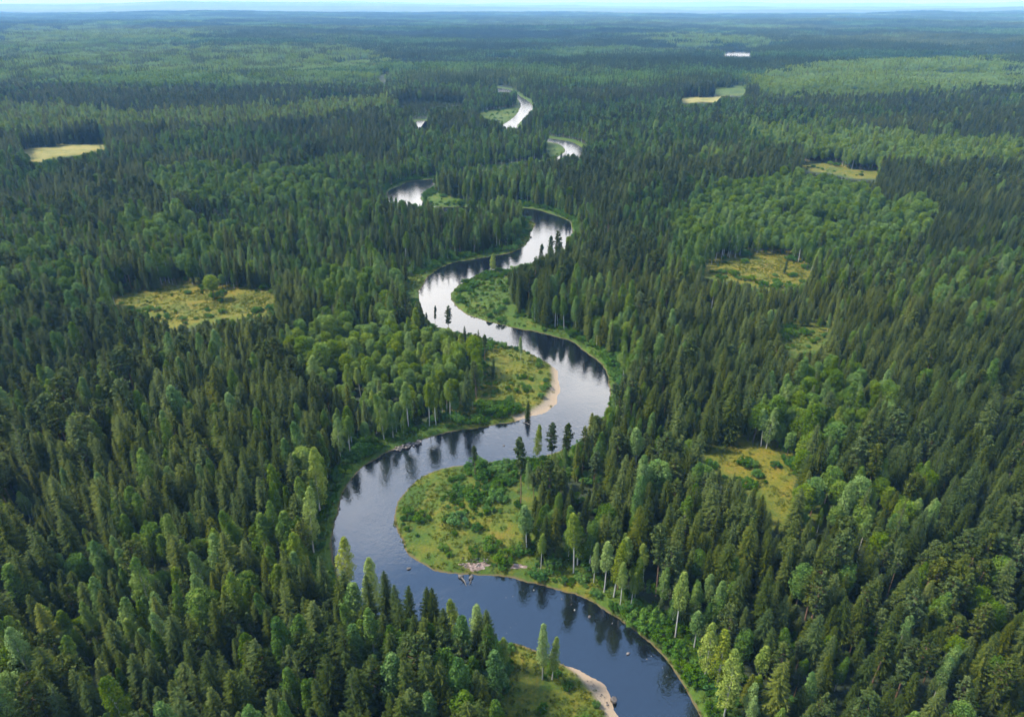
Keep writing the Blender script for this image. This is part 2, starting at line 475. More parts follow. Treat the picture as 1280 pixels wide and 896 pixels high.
def coarse_spruce(rng, H, R, lv=8):
    s = Soup()
    for i in range(lv):
        t = i / lv; z = H * (.12 + .88 * t); L = R * (1 - t) ** .8 + .15
        a0 = rng.uniform(0, 6.28); base = np.clip(.5 + .2 * rng.normal(), 0, 1)
        for k in range(6):
            a = a0 + k * 1.047; a2 = a + .75
            l1, l2 = L * rng.uniform(.7, 1.15), L * rng.uniform(.7, 1.15)
            s.add([[(0, 0, z + H * .13), (math.cos(a) * l1, math.sin(a) * l1, z - .2 * L), (math.cos(a2) * l2, math.sin(a2) * l2, z - .2 * L)]], base)
    return s.arrays()


def coarse_round(rng, H, R, n=70):
    s = Soup()
    for k in range(9):
        d = unit(rng.normal(size=3) + [0, 0, .4])
        c = np.array([d[0] * R * .55, d[1] * R * .55, H * .66 + d[2] * H * .24])
        tri = leaf_clump(rng, c, (R * .55, R * .55, H * .13), n // 9, .75, up=.5)
        s.add(tri, np.clip(.5 + .2 * rng.normal(), 0, 1))
    return s.arrays()


# ------------------------------------------------------------------ materials
def new_mat(name):
    m = bpy.data.materials.new(name); m.use_nodes = True
    nt = m.node_tree
    for n in list(nt.nodes):
        nt.nodes.remove(n)
    out = nt.nodes.new('ShaderNodeOutputMaterial')
    return m, nt, out


def N(nt, typ, **kw):
    n = nt.nodes.new(typ)
    for k, v in kw.items():
        if k.startswith('in_'):
            key = k[3:]
            n.inputs[int(key) if key.isdigit() else key].default_value = v
        else:
            setattr(n, k, v)
    return n


def ramp(nt, fac, stops):
    r = nt.nodes.new('ShaderNodeValToRGB')
    e = r.color_ramp.elements
    while len(e) < len(stops):
        e.new(.5)
    for el, (p, c) in zip(e, stops):
        el.position = p; el.color = (*c, 1) if len(c) == 3 else c
    nt.links.new(fac, r.inputs[0])
    return r.outputs[0]


def mathn(nt, op, a, b=None, c=None, clamp=False):
    n = nt.nodes.new('ShaderNodeMath'); n.operation = op; n.use_clamp = clamp
    for i, v in enumerate((a, b, c)):
        if v is None:
            continue
        if isinstance(v, (int, float)):
            n.inputs[i].default_value = v
        else:
            nt.links.new(v, n.inputs[i])
    return n.outputs[0]


def mixc(nt, fac, a, b, mode='MIX'):
    n = nt.nodes.new('ShaderNodeMix'); n.data_type = 'RGBA'; n.blend_type = mode
    for sock, v in ((n.inputs[0], fac), (n.inputs[6], a), (n.inputs[7], b)):
        if isinstance(v, (int, float)):
            sock.default_value = v
        elif isinstance(v, tuple):
            sock.default_value = (*v, 1) if len(v) == 3 else v
        else:
            nt.links.new(v, sock)
    return n.outputs[2]


def leaf_material(name, dark, mid, light, trans=.22, spread=.5):
    """Foliage: leaf tone per clump, one shift per tree, one slow random per tree."""
    m, nt, out = new_mat(name)
    tone = N(nt, 'ShaderNodeAttribute', attribute_name='tone').outputs['Fac']
    tint = N(nt, 'ShaderNodeAttribute', attribute_type='INSTANCER', attribute_name='tint').outputs['Fac']
    rnd = N(nt, 'ShaderNodeObjectInfo').outputs['Random']
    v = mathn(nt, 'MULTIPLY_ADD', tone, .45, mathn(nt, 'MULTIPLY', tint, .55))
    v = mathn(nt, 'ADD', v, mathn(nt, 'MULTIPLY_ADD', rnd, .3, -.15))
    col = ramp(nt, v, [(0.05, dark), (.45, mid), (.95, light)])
    hs = N(nt, 'ShaderNodeHueSaturation')
    nt.links.new(mathn(nt, 'MULTIPLY_ADD', rnd, .05, .475), hs.inputs['Hue'])
    nt.links.new(mathn(nt, 'MULTIPLY_ADD', rnd, -.3, 1.25), hs.inputs['Saturation'])
    nt.links.new(col, hs.inputs['Color'])
    d = N(nt, 'ShaderNodeBsdfPrincipled', in_Roughness=.62)
    d.inputs['Specular IOR Level'].default_value = .06
    t = N(nt, 'ShaderNodeBsdfTranslucent')
    nt.links.new(hs.outputs[0], d.inputs['Base Color']); nt.links.new(hs.outputs[0], t.inputs['Color'])
    mx = N(nt, 'ShaderNodeMixShader', in_0=trans)
    nt.links.new(d.outputs[0], mx.inputs[1]); nt.links.new(t.outputs[0], mx.inputs[2])
    nt.links.new(mx.outputs[0], out.inputs[0])
    return m


def bark_material(name, cols, scale, stretch=.25, bump=.4):
    m, nt, out = new_mat(name)
    tc = N(nt, 'ShaderNodeTexCoord'); mp = N(nt, 'ShaderNodeMapping'); mp.inputs['Scale'].default_value = (1, 1, stretch)
    nt.links.new(tc.outputs['Object'], mp.inputs[0])
    no = N(nt, 'ShaderNodeTexNoise', in_Scale=scale, in_Detail=5.0)
    nt.links.new(mp.outputs[0], no.inputs['Vector'])
    b = N(nt, 'ShaderNodeBsdfPrincipled', in_Roughness=.8)
    nt.links.new(ramp(nt, no.outputs[0], cols), b.inputs['Base Color'])
    bp = N(nt, 'ShaderNodeBump', in_Strength=bump, in_Distance=.05)
    nt.links.new(no.outputs[0], bp.inputs['Height']); nt.links.new(bp.outputs[0], b.inputs['Normal'])
    nt.links.new(b.outputs[0], out.inputs[0])
    return m


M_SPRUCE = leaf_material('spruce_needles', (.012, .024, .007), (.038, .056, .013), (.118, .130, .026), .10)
M_PINE = leaf_material('pine_needles', (.020, .036, .011), (.048, .068, .019), (.112, .128, .034), .14)
M_BIRCH = leaf_material('birch_leaves', (.032, .074, .016), (.084, .142, .032), (.235, .285, .078), .30)
M_BROAD = leaf_material('broadleaf_leaves', (.026, .060, .014), (.078, .138, .026), (.195, .245, .055), .28)
M_SHRUB = leaf_material('willow_leaves', (.022, .060, .012), (.058, .125, .024), (.135, .205, .042), .28)
M_TUFT = leaf_material('grass_blades', (.040, .072, .012), (.080, .110, .018), (.175, .150, .032), .35)
M_DEAD = leaf_material('bare_twigs', (.06, .055, .048), (.10, .09, .08), (.16, .145, .125), .05)
M_BARK = bark_material('grey_brown_bark', [(.3, (.035, .028, .022)), (.7, (.11, .09, .07))], 6)
M_PINEBARK = bark_material('rust_brown_bark', [(.3, (.08, .045, .028)), (.7, (.26, .15, .09))], 5)
M_BIRCHBARK = bark_material('white_birch_bark', [(.30, (.05, .045, .04)), (.44, (.34, .33, .29)), (.8, (.52, .50, .46))], 5, 1.6, .1)


def ground_material():
    m, nt, out = new_mat('forest_ground')
    geo = N(nt, 'ShaderNodeNewGeometry')
    att = N(nt, 'ShaderNodeAttribute', attribute_name='cover')       # sand, meadow, dryness, far canopy
    sep = N(nt, 'ShaderNodeSeparateColor'); nt.links.new(att.outputs['Color'], sep.inputs[0])
    sand, mead, dry = sep.outputs[0], sep.outputs[1], sep.outputs[2]
    far = att.outputs['Alpha']

    def noise(scale, detail=6., rough=.6, dist=0.):
        n = N(nt, 'ShaderNodeTexNoise', in_Scale=scale, in_Detail=detail, in_Roughness=rough, in_Distortion=dist)
        nt.links.new(geo.outputs['Position'], n.inputs['Vector'])
        return n.outputs[0]
    nf, nm, nl = noise(1.6), noise(.22, 5., .65, .4), noise(.045, 4.)
    floor = ramp(nt, nm, [(.3, (.012, .020, .010)), (.6, (.030, .042, .018)), (.8, (.05, .05, .026))])
    ng = mathn(nt, 'ADD', mathn(nt, 'MULTIPLY', nf, .55), mathn(nt, 'MULTIPLY', nl, .45))
    green = ramp(nt, ng, [(.28, (.016, .036, .007)), (.55, (.044, .080, .008)), (.8, (.088, .118, .013))])
    tan = ramp(nt, nf, [(.25, (.060, .064, .010)), (.55, (.150, .118, .010)), (.85, (.24, .178, .022))])
    dv = mathn(nt, 'ADD', mathn(nt, 'MULTIPLY_ADD', nm, 1.7, -.85), mathn(nt, 'MULTIPLY_ADD', nl, 1.6, -.8))
    dv = mathn(nt, 'ADD', dv, mathn(nt, 'MULTIPLY_ADD', dry, 1.25, -.25), clamp=True)
    grass = mixc(nt, dv, green, tan)
    brown = ramp(nt, nm, [(.56, (0, 0, 0)), (.70, (1, 1, 1))])
    grass = mixc(nt, mathn(nt, 'MULTIPLY', brown, mathn(nt, 'MULTIPLY_ADD', dry, .6, .08, clamp=True)), grass, (.13, .072, .018))
    grass = mixc(nt, mathn(nt, 'MULTIPLY_ADD', dry, 3.5, -2.7, clamp=True), grass, mixc(nt, ramp(nt, mathn(nt, 'ADD', mathn(nt, 'MULTIPLY', nl, .6), mathn(nt, 'MULTIPLY', nm, .4)), [(.36, (0, 0, 0)), (.62, (1, 1, 1))]), (.085, .105, .026), (.25, .215, .075)))
    mk = mathn(nt, 'ADD', mead, mathn(nt, 'MULTIPLY_ADD', nm, .5, -.25))
    mk = ramp(nt, mk, [(.35, (0, 0, 0)), (.6, (1, 1, 1))])
    col = mixc(nt, mk, floor, grass)
    ns = noise(3.5, 8., .7)
    sandc = ramp(nt, ns, [(.25, (.10, .078, .055)), (.5, (.21, .17, .125)), (.75, (.31, .255, .195))])
    col = mixc(nt, sand, col, sandc)
    # wet brown rim at the water's edge
    z = N(nt, 'ShaderNodeSeparateXYZ'); nt.links.new(geo.outputs['Position'], z.inputs[0])
    wet = ramp(nt, mathn(nt, 'ADD', z.outputs[2], mathn(nt, 'MULTIPLY_ADD', nf, .3, -.15)), [(.0, (1, 1, 1)), (.17, (0, 0, 0))])
    mud = mixc(nt, sand, (.10, .068, .038), (.25, .19, .13))
    col = mixc(nt, mathn(nt, 'MULTIPLY', wet, .85), col, mud)
    canopy_n = noise(.018, 8., .7)
    big = noise(.0006, 5., .6)
    can = ramp(nt, mathn(nt, 'MULTIPLY_ADD', big, .8, mathn(nt, 'MULTIPLY_ADD', canopy_n, .9, -.35)), [(.3, (.018, .032, .014)), (.52, (.032, .052, .020)), (.68, (.065, .080, .032)), (.86, (.20, .19, .085))])
    col = mixc(nt, far, col, can)
    b = N(nt, 'ShaderNodeBsdfPrincipled', in_Roughness=.9)
    b.inputs['Specular IOR Level'].default_value = .2
    nt.links.new(col, b.inputs['Base Color'])
    bp = N(nt, 'ShaderNodeBump', in_Strength=.7, in_Distance=.35)
    nt.links.new(nf, bp.inputs['Height']); nt.links.new(bp.outputs[0], b.inputs['Normal'])
    nt.links.new(b.outputs[0], out.inputs[0])
    return m


def water_material():
    m, nt, out = new_mat('dark_river_water')
    geo = N(nt, 'ShaderNodeNewGeometry')

    def noise(scale, detail, rough=.5, dist=0., sc=(1, 1, 1)):
        mp = N(nt, 'ShaderNodeMapping'); mp.inputs['Scale'].default_value = sc
        nt.links.new(geo.outputs['Position'], mp.inputs[0])
        n = N(nt, 'ShaderNodeTexNoise', in_Scale=scale, in_Detail=detail, in_Roughness=rough, in_Distortion=dist)
        nt.links.new(mp.outputs[0], n.inputs['Vector'])
        return n.outputs[0]
    rip = noise(1.5, 4., .55, .6); chop = noise(.55, 3., .5, .8)
    riffle = ramp(nt, noise(.035, 3., .5, .5), [(.40, (0, 0, 0)), (.62, (1, 1, 1))])
    sy_ = N(nt, 'ShaderNodeSeparateXYZ'); nt.links.new(geo.outputs['Position'], sy_.inputs[0])
    upper = mathn(nt, 'MULTIPLY_ADD', sy_.outputs[1], 1 / 220, -1.75, clamp=True)      # the faster, broken water upstream
    riffle = mathn(nt, 'MAXIMUM', riffle, upper)
    streak = noise(.09, 4., .6, 1.5, (1, .5, 1))
    calm = mathn(nt, 'MULTIPLY_ADD', riffle, .75, .33)
    h = mathn(nt, 'ADD', mathn(nt, 'MULTIPLY', rip, .045), mathn(nt, 'MULTIPLY', chop, .06))
    bp = N(nt, 'ShaderNodeBump', in_Distance=1.0)
    nt.links.new(mathn(nt, 'MINIMUM', mathn(nt, 'MULTIPLY_ADD', upper, mathn(nt, 'MULTIPLY_ADD', streak, 1.8, -.4), mathn(nt, 'MULTIPLY', calm, .8)), 2.0), bp.inputs['Strength'])
    nt.links.new(h, bp.inputs['Height'])
    d = N(nt, 'ShaderNodeBsdfDiffuse'); d.inputs['Color'].default_value = (.004, .006, .008, 1)
    g = N(nt, 'ShaderNodeBsdfGlossy'); g.inputs['Color'].default_value = (1, 1, 1, 1); nt.links.new(mathn(nt, 'MULTIPLY_ADD', upper, .14, .05), g.inputs['Roughness'])
    fr = N(nt, 'ShaderNodeFresnel', in_IOR=WATER_IOR)
    for n in (d, g, fr):
        nt.links.new(bp.outputs[0], n.inputs['Normal'])
    mx = N(nt, 'ShaderNodeMixShader')
    nt.links.new(fr.outputs[0], mx.inputs[0]); nt.links.new(d.outputs[0], mx.inputs[1]); nt.links.new(g.outputs[0], mx.inputs[2])
    nt.links.new(mx.outputs[0], out.inputs[0])
    return m


def rock_material():
    m, nt, out = new_mat('grey_river_stone')
    geo = N(nt, 'ShaderNodeNewGeometry')
    n = N(nt, 'ShaderNodeTexNoise', in_Scale=2.2, in_Detail=8., in_Roughness=.7)
    nt.links.new(geo.outputs['Position'], n.inputs['Vector'])
    rnd = N(nt, 'ShaderNodeObjectInfo').outputs['Random']
    c = ramp(nt, mathn(nt, 'MULTIPLY_ADD', rnd, .5, mathn(nt, 'MULTIPLY_ADD', n.outputs[0], .8, -.15)), [(.2, (.03, .027, .025)), (.6, (.10, .085, .075)), (.98, (.34, .31, .28))])
    b = N(nt, 'ShaderNodeBsdfPrincipled', in_Roughness=.75)
    nt.links.new(c, b.inputs['Base Color'])
    bp = N(nt, 'ShaderNodeBump', in_Strength=.6, in_Distance=.1)
    nt.links.new(n.outputs[0], bp.inputs['Height']); nt.links.new(bp.outputs[0], b.inputs['Normal'])
    nt.links.new(b.outputs[0], out.inputs[0])
    return m


WATER_IOR = 2.2
M_GROUND = ground_material(); M_WATER = water_material(); M_ROCK = rock_material()
M_GRAVEL = bark_material('pale_pink_gravel', [(.3, (.08, .052, .042)), (.55, (.18, .125, .105)), (.75, (.34, .29, .26))], 1.6, 1.0, .8)
M_LOG = bark_material('weathered_wood', [(.3, (.04, .035, .03)), (.7, (.14, .125, .11))], 5)

# ------------------------------------------------------------------ the ground: one fan-shaped sheet out to the horizon
r1 = 25 * np.exp(np.arange(0, math.log(2600 / 25), .0052))
r2 = r1[-1] * np.exp(np.arange(.012, math.log(36000 / r1[-1]), .012))
RR = np.concatenate([r1, r2]); AN = np.radians(np.linspace(-62, 62, 440))
gr, ga = np.meshgrid(RR, AN, indexing='ij')
gx, gy = gr * np.sin(ga), gr * np.cos(ga)
gs = sdf(gx, gy)
gz = terrain(gx, gy, gs)
fc = sstep(8200, 9500, gr)
gz = gz + 9 * fc * (1 + .6 * (fbm(gx / 120, gy / 120, 21) - .5))
gz = np.where(gr > 45000, gz, gz)
me = bpy.data.meshes.new('ground')
nr, na = gr.shape
me.vertices.add(nr * na)
me.vertices.foreach_set('co', np.stack([gx, gy, gz], -1).astype(np.float32).ravel())
ii = np.arange(nr * na).reshape(nr, na)
q = np.stack([ii[:-1, :-1], ii[:-1, 1:], ii[1:, 1:], ii[1:, :-1]], -1).reshape(-1, 4)[:, ::-1]
me.loops.add(q.size); me.loops.foreach_set('vertex_index', q.astype(np.int32).ravel())
me.polygons.add(len(q)); me.polygons.foreach_set('loop_start', np.arange(0, q.size, 4, dtype=np.int32))
me.polygons.foreach_set('use_smooth', np.ones(len(q), bool))
me.materials.append(M_GROUND)
me.update(); me.validate()
mead = np.zeros(gr.shape); dry = np.full(gr.shape, .12)
for k, (p, dr) in MEADOW_W.items():
    far_off = p[:, 1].max() > 700
    m = 25.0 if not far_off else 40.0
    sel = (gx > p[:, 0].min() - m) & (gx < p[:, 0].max() + m) & (gy > p[:, 1].min() - m) & (gy < p[:, 1].max() + m)
    d = seg_dist(gx[sel], gy[sel], p); ins = inside(gx[sel], gy[sel], p)
    mk = sstep(-m * .8, m * .05, np.where(ins, d, -d))
    mead[sel] = np.maximum(mead[sel], mk)
    dry[sel] = np.maximum(dry[sel] * (1 - mk), dr * mk + .12 * (1 - mk))
dry = np.where((mead < .3) & (gs < 14), -.5, dry)
mead = np.maximum(mead, sstep(11, 5, gs) * (gs > 0) * (gr < 1500))
cov = np.stack([sand_mask(gx, gy), mead, dry, fc], -1).astype(np.float32)
ca = me.color_attributes.new('cover', 'FLOAT_COLOR', 'POINT')
ca.data.foreach_set('color', cov.ravel())
g_ob = bpy.data.objects.new('ground', me); COL.objects.link(g_ob); g_ob['kind'] = 'structure'

# ------------------------------------------------------------------ water surfaces


def water_sheet(name, poly, grow):
    """Level sheet over the water and a little under its banks."""
    p = np.asarray(poly)
    x0, x1, y0, y1 = p[:, 0].min() - 12, p[:, 0].max() + 12, p[:, 1].min() - 12, p[:, 1].max() + 12
    st = 6.0 if x1 - x0 > 60 else 3.0
    if y0 > 2000:
        st = 15.0
    xs, ys = np.arange(x0, x1 + st, st), np.arange(y0, y1 + st, st)
    X, Y = np.meshgrid(xs, ys, indexing='ij')
    near = sdf(X, Y) < grow + st
    quad = near[:-1, :-1] | near[1:, :-1] | near[:-1, 1:] | near[1:, 1:]
    ids = np.arange(X.size).reshape(X.shape)
    f = np.stack([ids[:-1, :-1], ids[1:, :-1], ids[1:, 1:], ids[:-1, 1:]], -1)[quad]
    used, inv = np.unique(f.ravel(), return_inverse=True)
    v = np.stack([X.ravel()[used], Y.ravel()[used], np.zeros(len(used))], -1)
    o = bpy.data.objects.new(name, indexed_mesh(name, v, inv.reshape(-1, 4), [M_WATER], False))
    COL.objects.link(o); o['kind'] = 'structure'
    return o


water_sheet('river', RIVER, 1.0); water_sheet('oxbow_water', OXBOW, 1.0); water_sheet('lake', LAKE, 4.0)

# ------------------------------------------------------------------ forms of each kind of tree


def rs(k):
    return np.random.default_rng(k)


FORMS = {
    'spruce': [spruce(rs(100 + i), 20, r, z0, .42, 1.0, th) for i, (r, z0, th) in enumerate([(2.6, 1.0, 1.0), (2.3, 1.5, 1.05), (2.9, .8, .95), (2.45, 2.4, 1.0), (2.1, 1.2, 1.1), (2.75, 3.2, .9)])] + [spruce(rs(120), 20, 1.7, 2.5, .6, .6, .7), spruce(rs(121), 20, 2.3, 1.2, .55, .75, .8)],
    'pine': [pine(rs(200 + i), 20, r, b) for i, (r, b) in enumerate([(2.3, .42), (2.0, .5), (2.6, .38), (2.1, .55)])] + [pine(rs(220), 20, 1.8, .35, .62), pine(rs(221), 20, 2.2, .5, .7)],
    'birch': [birch(rs(300 + i), 20, r, b, top=t) for i, (r, b, t) in enumerate([(2.0, .26, .5), (2.4, .2, .2), (1.8, .32, .8), (2.3, .18, .4), (2.0, .48, .4)])],
    'broadleaf': [broadleaf(rs(400 + i), 16, r, b) for i, (r, b) in enumerate([(3.0, .3), (2.7, .25), (3.3, .35), (2.6, .2)])],
    'shrub': [shrub(rs(500 + i), r, h) for i, (r, h) in enumerate([(1.5, 1.9), (1.9, 2.3), (1.1, 1.6), (1.7, 1.5)])],
}
LEAF = {'spruce': M_SPRUCE, 'pine': M_PINE, 'birch': M_BIRCH, 'broadleaf': M_BROAD, 'shrub': M_SHRUB}
BARK = {'spruce': M_BARK, 'pine': M_PINEBARK, 'birch': M_BIRCHBARK, 'broadleaf': M_BARK, 'shrub': M_BARK}
HEIGHT = {'spruce': 20.0, 'pine': 20.0, 'birch': 20.0, 'broadleaf': 16.0, 'shrub': 1.9}
WORD = {'spruce': 'spruce_tree', 'pine': 'pine_tree', 'birch': 'birch_tree', 'broadleaf': 'broadleaf_tree', 'shrub': 'shrub'}
PART_MESH = {k: [(mesh_from(WORD[k] + '_trunk', [f[0]], [BARK[k]]), mesh_from(WORD[k] + '_crown', [f[1]], [LEAF[k]])) for f in fs] for k, fs in FORMS.items()}


def form_collection(kind):
    c = bpy.data.collections.new(kind + '_forms')
    for i, f in enumerate(FORMS[kind]):
        o = bpy.data.objects.new('%s_form_%d' % (kind, i), mesh_from(WORD[kind], list(f), [BARK[kind], LEAF[kind]]))
        c.objects.link(o)
    return c


def stuff_object(name, label, coll, pos, rotz, scl, idx, tint):
    n = len(pos)
    me = bpy.data.meshes.new(name)
    me.vertices.add(n); me.vertices.foreach_set('co', np.asarray(pos, np.float32).ravel())
    for an, ty, arr, key in (('turn', 'FLOAT_VECTOR', np.column_stack([RNG.normal(0, .03, n), RNG.normal(0, .03, n), rotz]), 'vector'), ('form', 'INT', idx, 'value'), ('tint', 'FLOAT', tint, 'value'), ('size', 'FLOAT_VECTOR', scl, 'vector')):
        a = me.attributes.new(an, ty, 'POINT')
        a.data.foreach_set(key, np.ascontiguousarray(arr, np.int32 if ty == 'INT' else np.float32).ravel())
    o = bpy.data.objects.new(name, me); COL.objects.link(o)
    o['kind'] = 'stuff'; o['label'] = label
    ng = bpy.data.node_groups.new(name + '_scatter', 'GeometryNodeTree')
    ng.interface.new_socket('Geometry', in_out='INPUT', socket_type='NodeSocketGeometry')
    ng.interface.new_socket('Geometry', in_out='OUTPUT', socket_type='NodeSocketGeometry')
    gi, go = ng.nodes.new('NodeGroupInput'), ng.nodes.new('NodeGroupOutput')
    ip = ng.nodes.new('GeometryNodeInstanceOnPoints'); ci = ng.nodes.new('GeometryNodeCollectionInfo')
    ci.inputs['Collection'].default_value = coll
    ci.inputs['Separate Children'].default_value = True; ci.inputs['Reset Children'].default_value = True
    ip.inputs['Pick Instance'].default_value = True

    def named(an, ty):
        x = ng.nodes.new('GeometryNodeInputNamedAttribute'); x.data_type = ty; x.inputs['Name'].default_value = an
        return x.outputs['Attribute']
    er = ng.nodes.new('FunctionNodeEulerToRotation'); ng.links.new(named('turn', 'FLOAT_VECTOR'), er.inputs[0])
    ng.links.new(gi.outputs[0], ip.inputs['Points']); ng.links.new(ci.outputs[0], ip.inputs['Instance'])
    ng.links.new(named('form', 'INT'), ip.inputs['Instance Index']); ng.links.new(er.outputs[0], ip.inputs['Rotation'])
    ng.links.new(named('size', 'FLOAT_VECTOR'), ip.inputs['Scale'])
    ng.links.new(ip.outputs[0], go.inputs[0])
    md = o.modifiers.new('scatter', 'NODES'); md.node_group = ng
    return o


# ------------------------------------------------------------------ where the forest stands


def blocked(x, y, z, h, half=1.3, extra=()):
    """True where a tree would stand on, or in front of, ground the photo shows open."""
    bad = np.zeros(x.shape, bool)
    polys = VISIBLE_WATER + [p for p, _ in MEADOWS.values()] + list(extra)
    for f, w in ((0.0, .4), (.25, 1.), (.5, 1.), (.75, .7), (.93, .2)):
        for sx in (-1, 1):
            px, py, _ = project(x + sx * half * w, y, z + h * f)
            for p in polys:
                pa = np.asarray(p)
                sel = (px > pa[:, 0].min()) & (px < pa[:, 0].max()) & (py > pa[:, 1].min()) & (py < pa[:, 1].max())
                if sel.any():
                    j = np.nonzero(sel)[0]
                    bad[j] |= inside(px[j], py[j], p)
    return bad


def jitter_grid(y0, y1, cell, wide=.83, margin=70, jit=.42):
    rows = np.arange(y0, y1, cell * .9)
    X, Y = [], []
    for i, yy in enumerate(rows):
        w = wide * (yy * CP + CAM_H * SP) + margin
        xs = np.arange(-w, w, cell) + (i % 2) * cell * .5
        X.append(xs); Y.append(np.full(len(xs), yy))
    X, Y = np.concatenate(X), np.concatenate(Y)
    return X + RNG.uniform(-jit, jit, len(X)) * cell, Y + RNG.uniform(-jit, jit, len(X)) * cell


NEAR_END = 1150.0
tx, ty = jitter_grid(58, NEAR_END, 3.6)
ts = sdf(tx, ty)
edge = 3.4 + 4.5 * fbm(tx / 12, ty / 12, 31, 2)
keep = ts > edge
tx, ty, ts = tx[keep], ty[keep], ts[keep]
tz = terrain(tx, ty, ts)
# species and tint
n = len(tx)
big = fbm(tx / 140, ty / 110, 41); mid = fbm(tx / 38, ty / 38, 43, 3)
u = RNG.uniform(0, 1, n)
p_birch = .02 + .30 * sstep(.47, .62, big) * (.45 + .55 * sstep(170, 320, ty)) + .10 * sstep(.6, .7, mid)
p_broad = .02 + .34 * sstep(.50, .62, big) * sstep(250, 500, ty)
p_pine = .06 + .22 * sstep(.55, .35, fbm(tx / 90, ty / 90, 47))
tint = .42 + .9 * (fbm(tx / 60, ty / 60, 53) - .5) + .12 * RNG.normal(size=n)
mx_, my_, _ = project(tx, ty, tz + 12)
for poly, (b, r, p), tn in STANDS:
    ins = inside(mx_ + RNG.normal(0, 3, n), my_ + RNG.normal(0, 2, n), poly)
    p_birch[ins], p_broad[ins], p_pine[ins] = b, r, p
    tint[ins] = tn + .14 * RNG.normal(size=ins.sum())
# birches like the river's edge
eb = ts < 20
p_birch[eb] = np.maximum(p_birch[eb], .34)
kind = np.where(u < p_birch, 2, np.where(u < p_birch + p_broad, 3, np.where(u < p_birch + p_broad + p_pine, 1, 0)))
KN = ['spruce', 'pine', 'birch', 'broadleaf']
sc = np.clip(.74 + .5 * (fbm(tx / 45, ty / 45, 61) - .5) + .55 * (fbm(tx / 150, ty / 100, 67) - .5) + RNG.normal(0, .15, n), .45, 1.25)
young = RNG.uniform(0, 1, n) < .10
sc = np.where(young, sc * RNG.uniform(.4, .75, n), sc)
sc = np.where((kind == 2) & eb, sc * .92, sc)
hh = np.array([20, 20, 20, 16.])[kind] * sc
bad = blocked(tx, ty, tz, hh)
for f in (.72, .5, .34):                            # lower growth fills the edges of open ground
    j = np.nonzero(bad)[0]
    j = j[~blocked(tx[j], ty[j], tz[j], hh[j] * f)]
    sc[j] *= f; hh[j] *= f; bad[j] = False
gaps = fbm(tx / 22, ty / 22, 71, 2) > .72          # small openings, filled with young growth
yg = gaps & (RNG.uniform(0, 1, n) < .97); yf = RNG.uniform(.4, .7, n); sc[yg] *= yf[yg]; hh[yg] *= yf[yg]; gaps &= ~yg
qx, qy, _ = project(tx, ty, tz)
for (x0, y0, x1, y1, f) in ((498, 130, 580, 153, .3), (678, 158, 738, 177, .5)):     # trees shortened so the far water mirrors open sky
    q_ = (qx > x0) & (qx < x1) & (qy > y0) & (qy < y1); sc[q_] *= f; hh[q_] *= f
# denser spacing is thinned under broad crowns
thin = (kind == 3) & (RNG.uniform(0, 1, n) < .10)
ok = ~(bad | gaps | thin)
tx, ty, tz, ts, kind, sc, tint, hh = (a[ok] for a in (tx, ty, tz, ts, kind, sc, tint, hh))
n = len(tx)
wid = sc * RNG.uniform(.94, 1.3, n) * np.where(kind == 3, .92, 1.)
turn = RNG.uniform(0, 6.283, n)
form = np.array([RNG.integers(0, len(FORMS[KN[k]])) for k in kind])
print('highest ground', gz.max(), gz.min()); print('forest trees', n, np.bincount(kind))

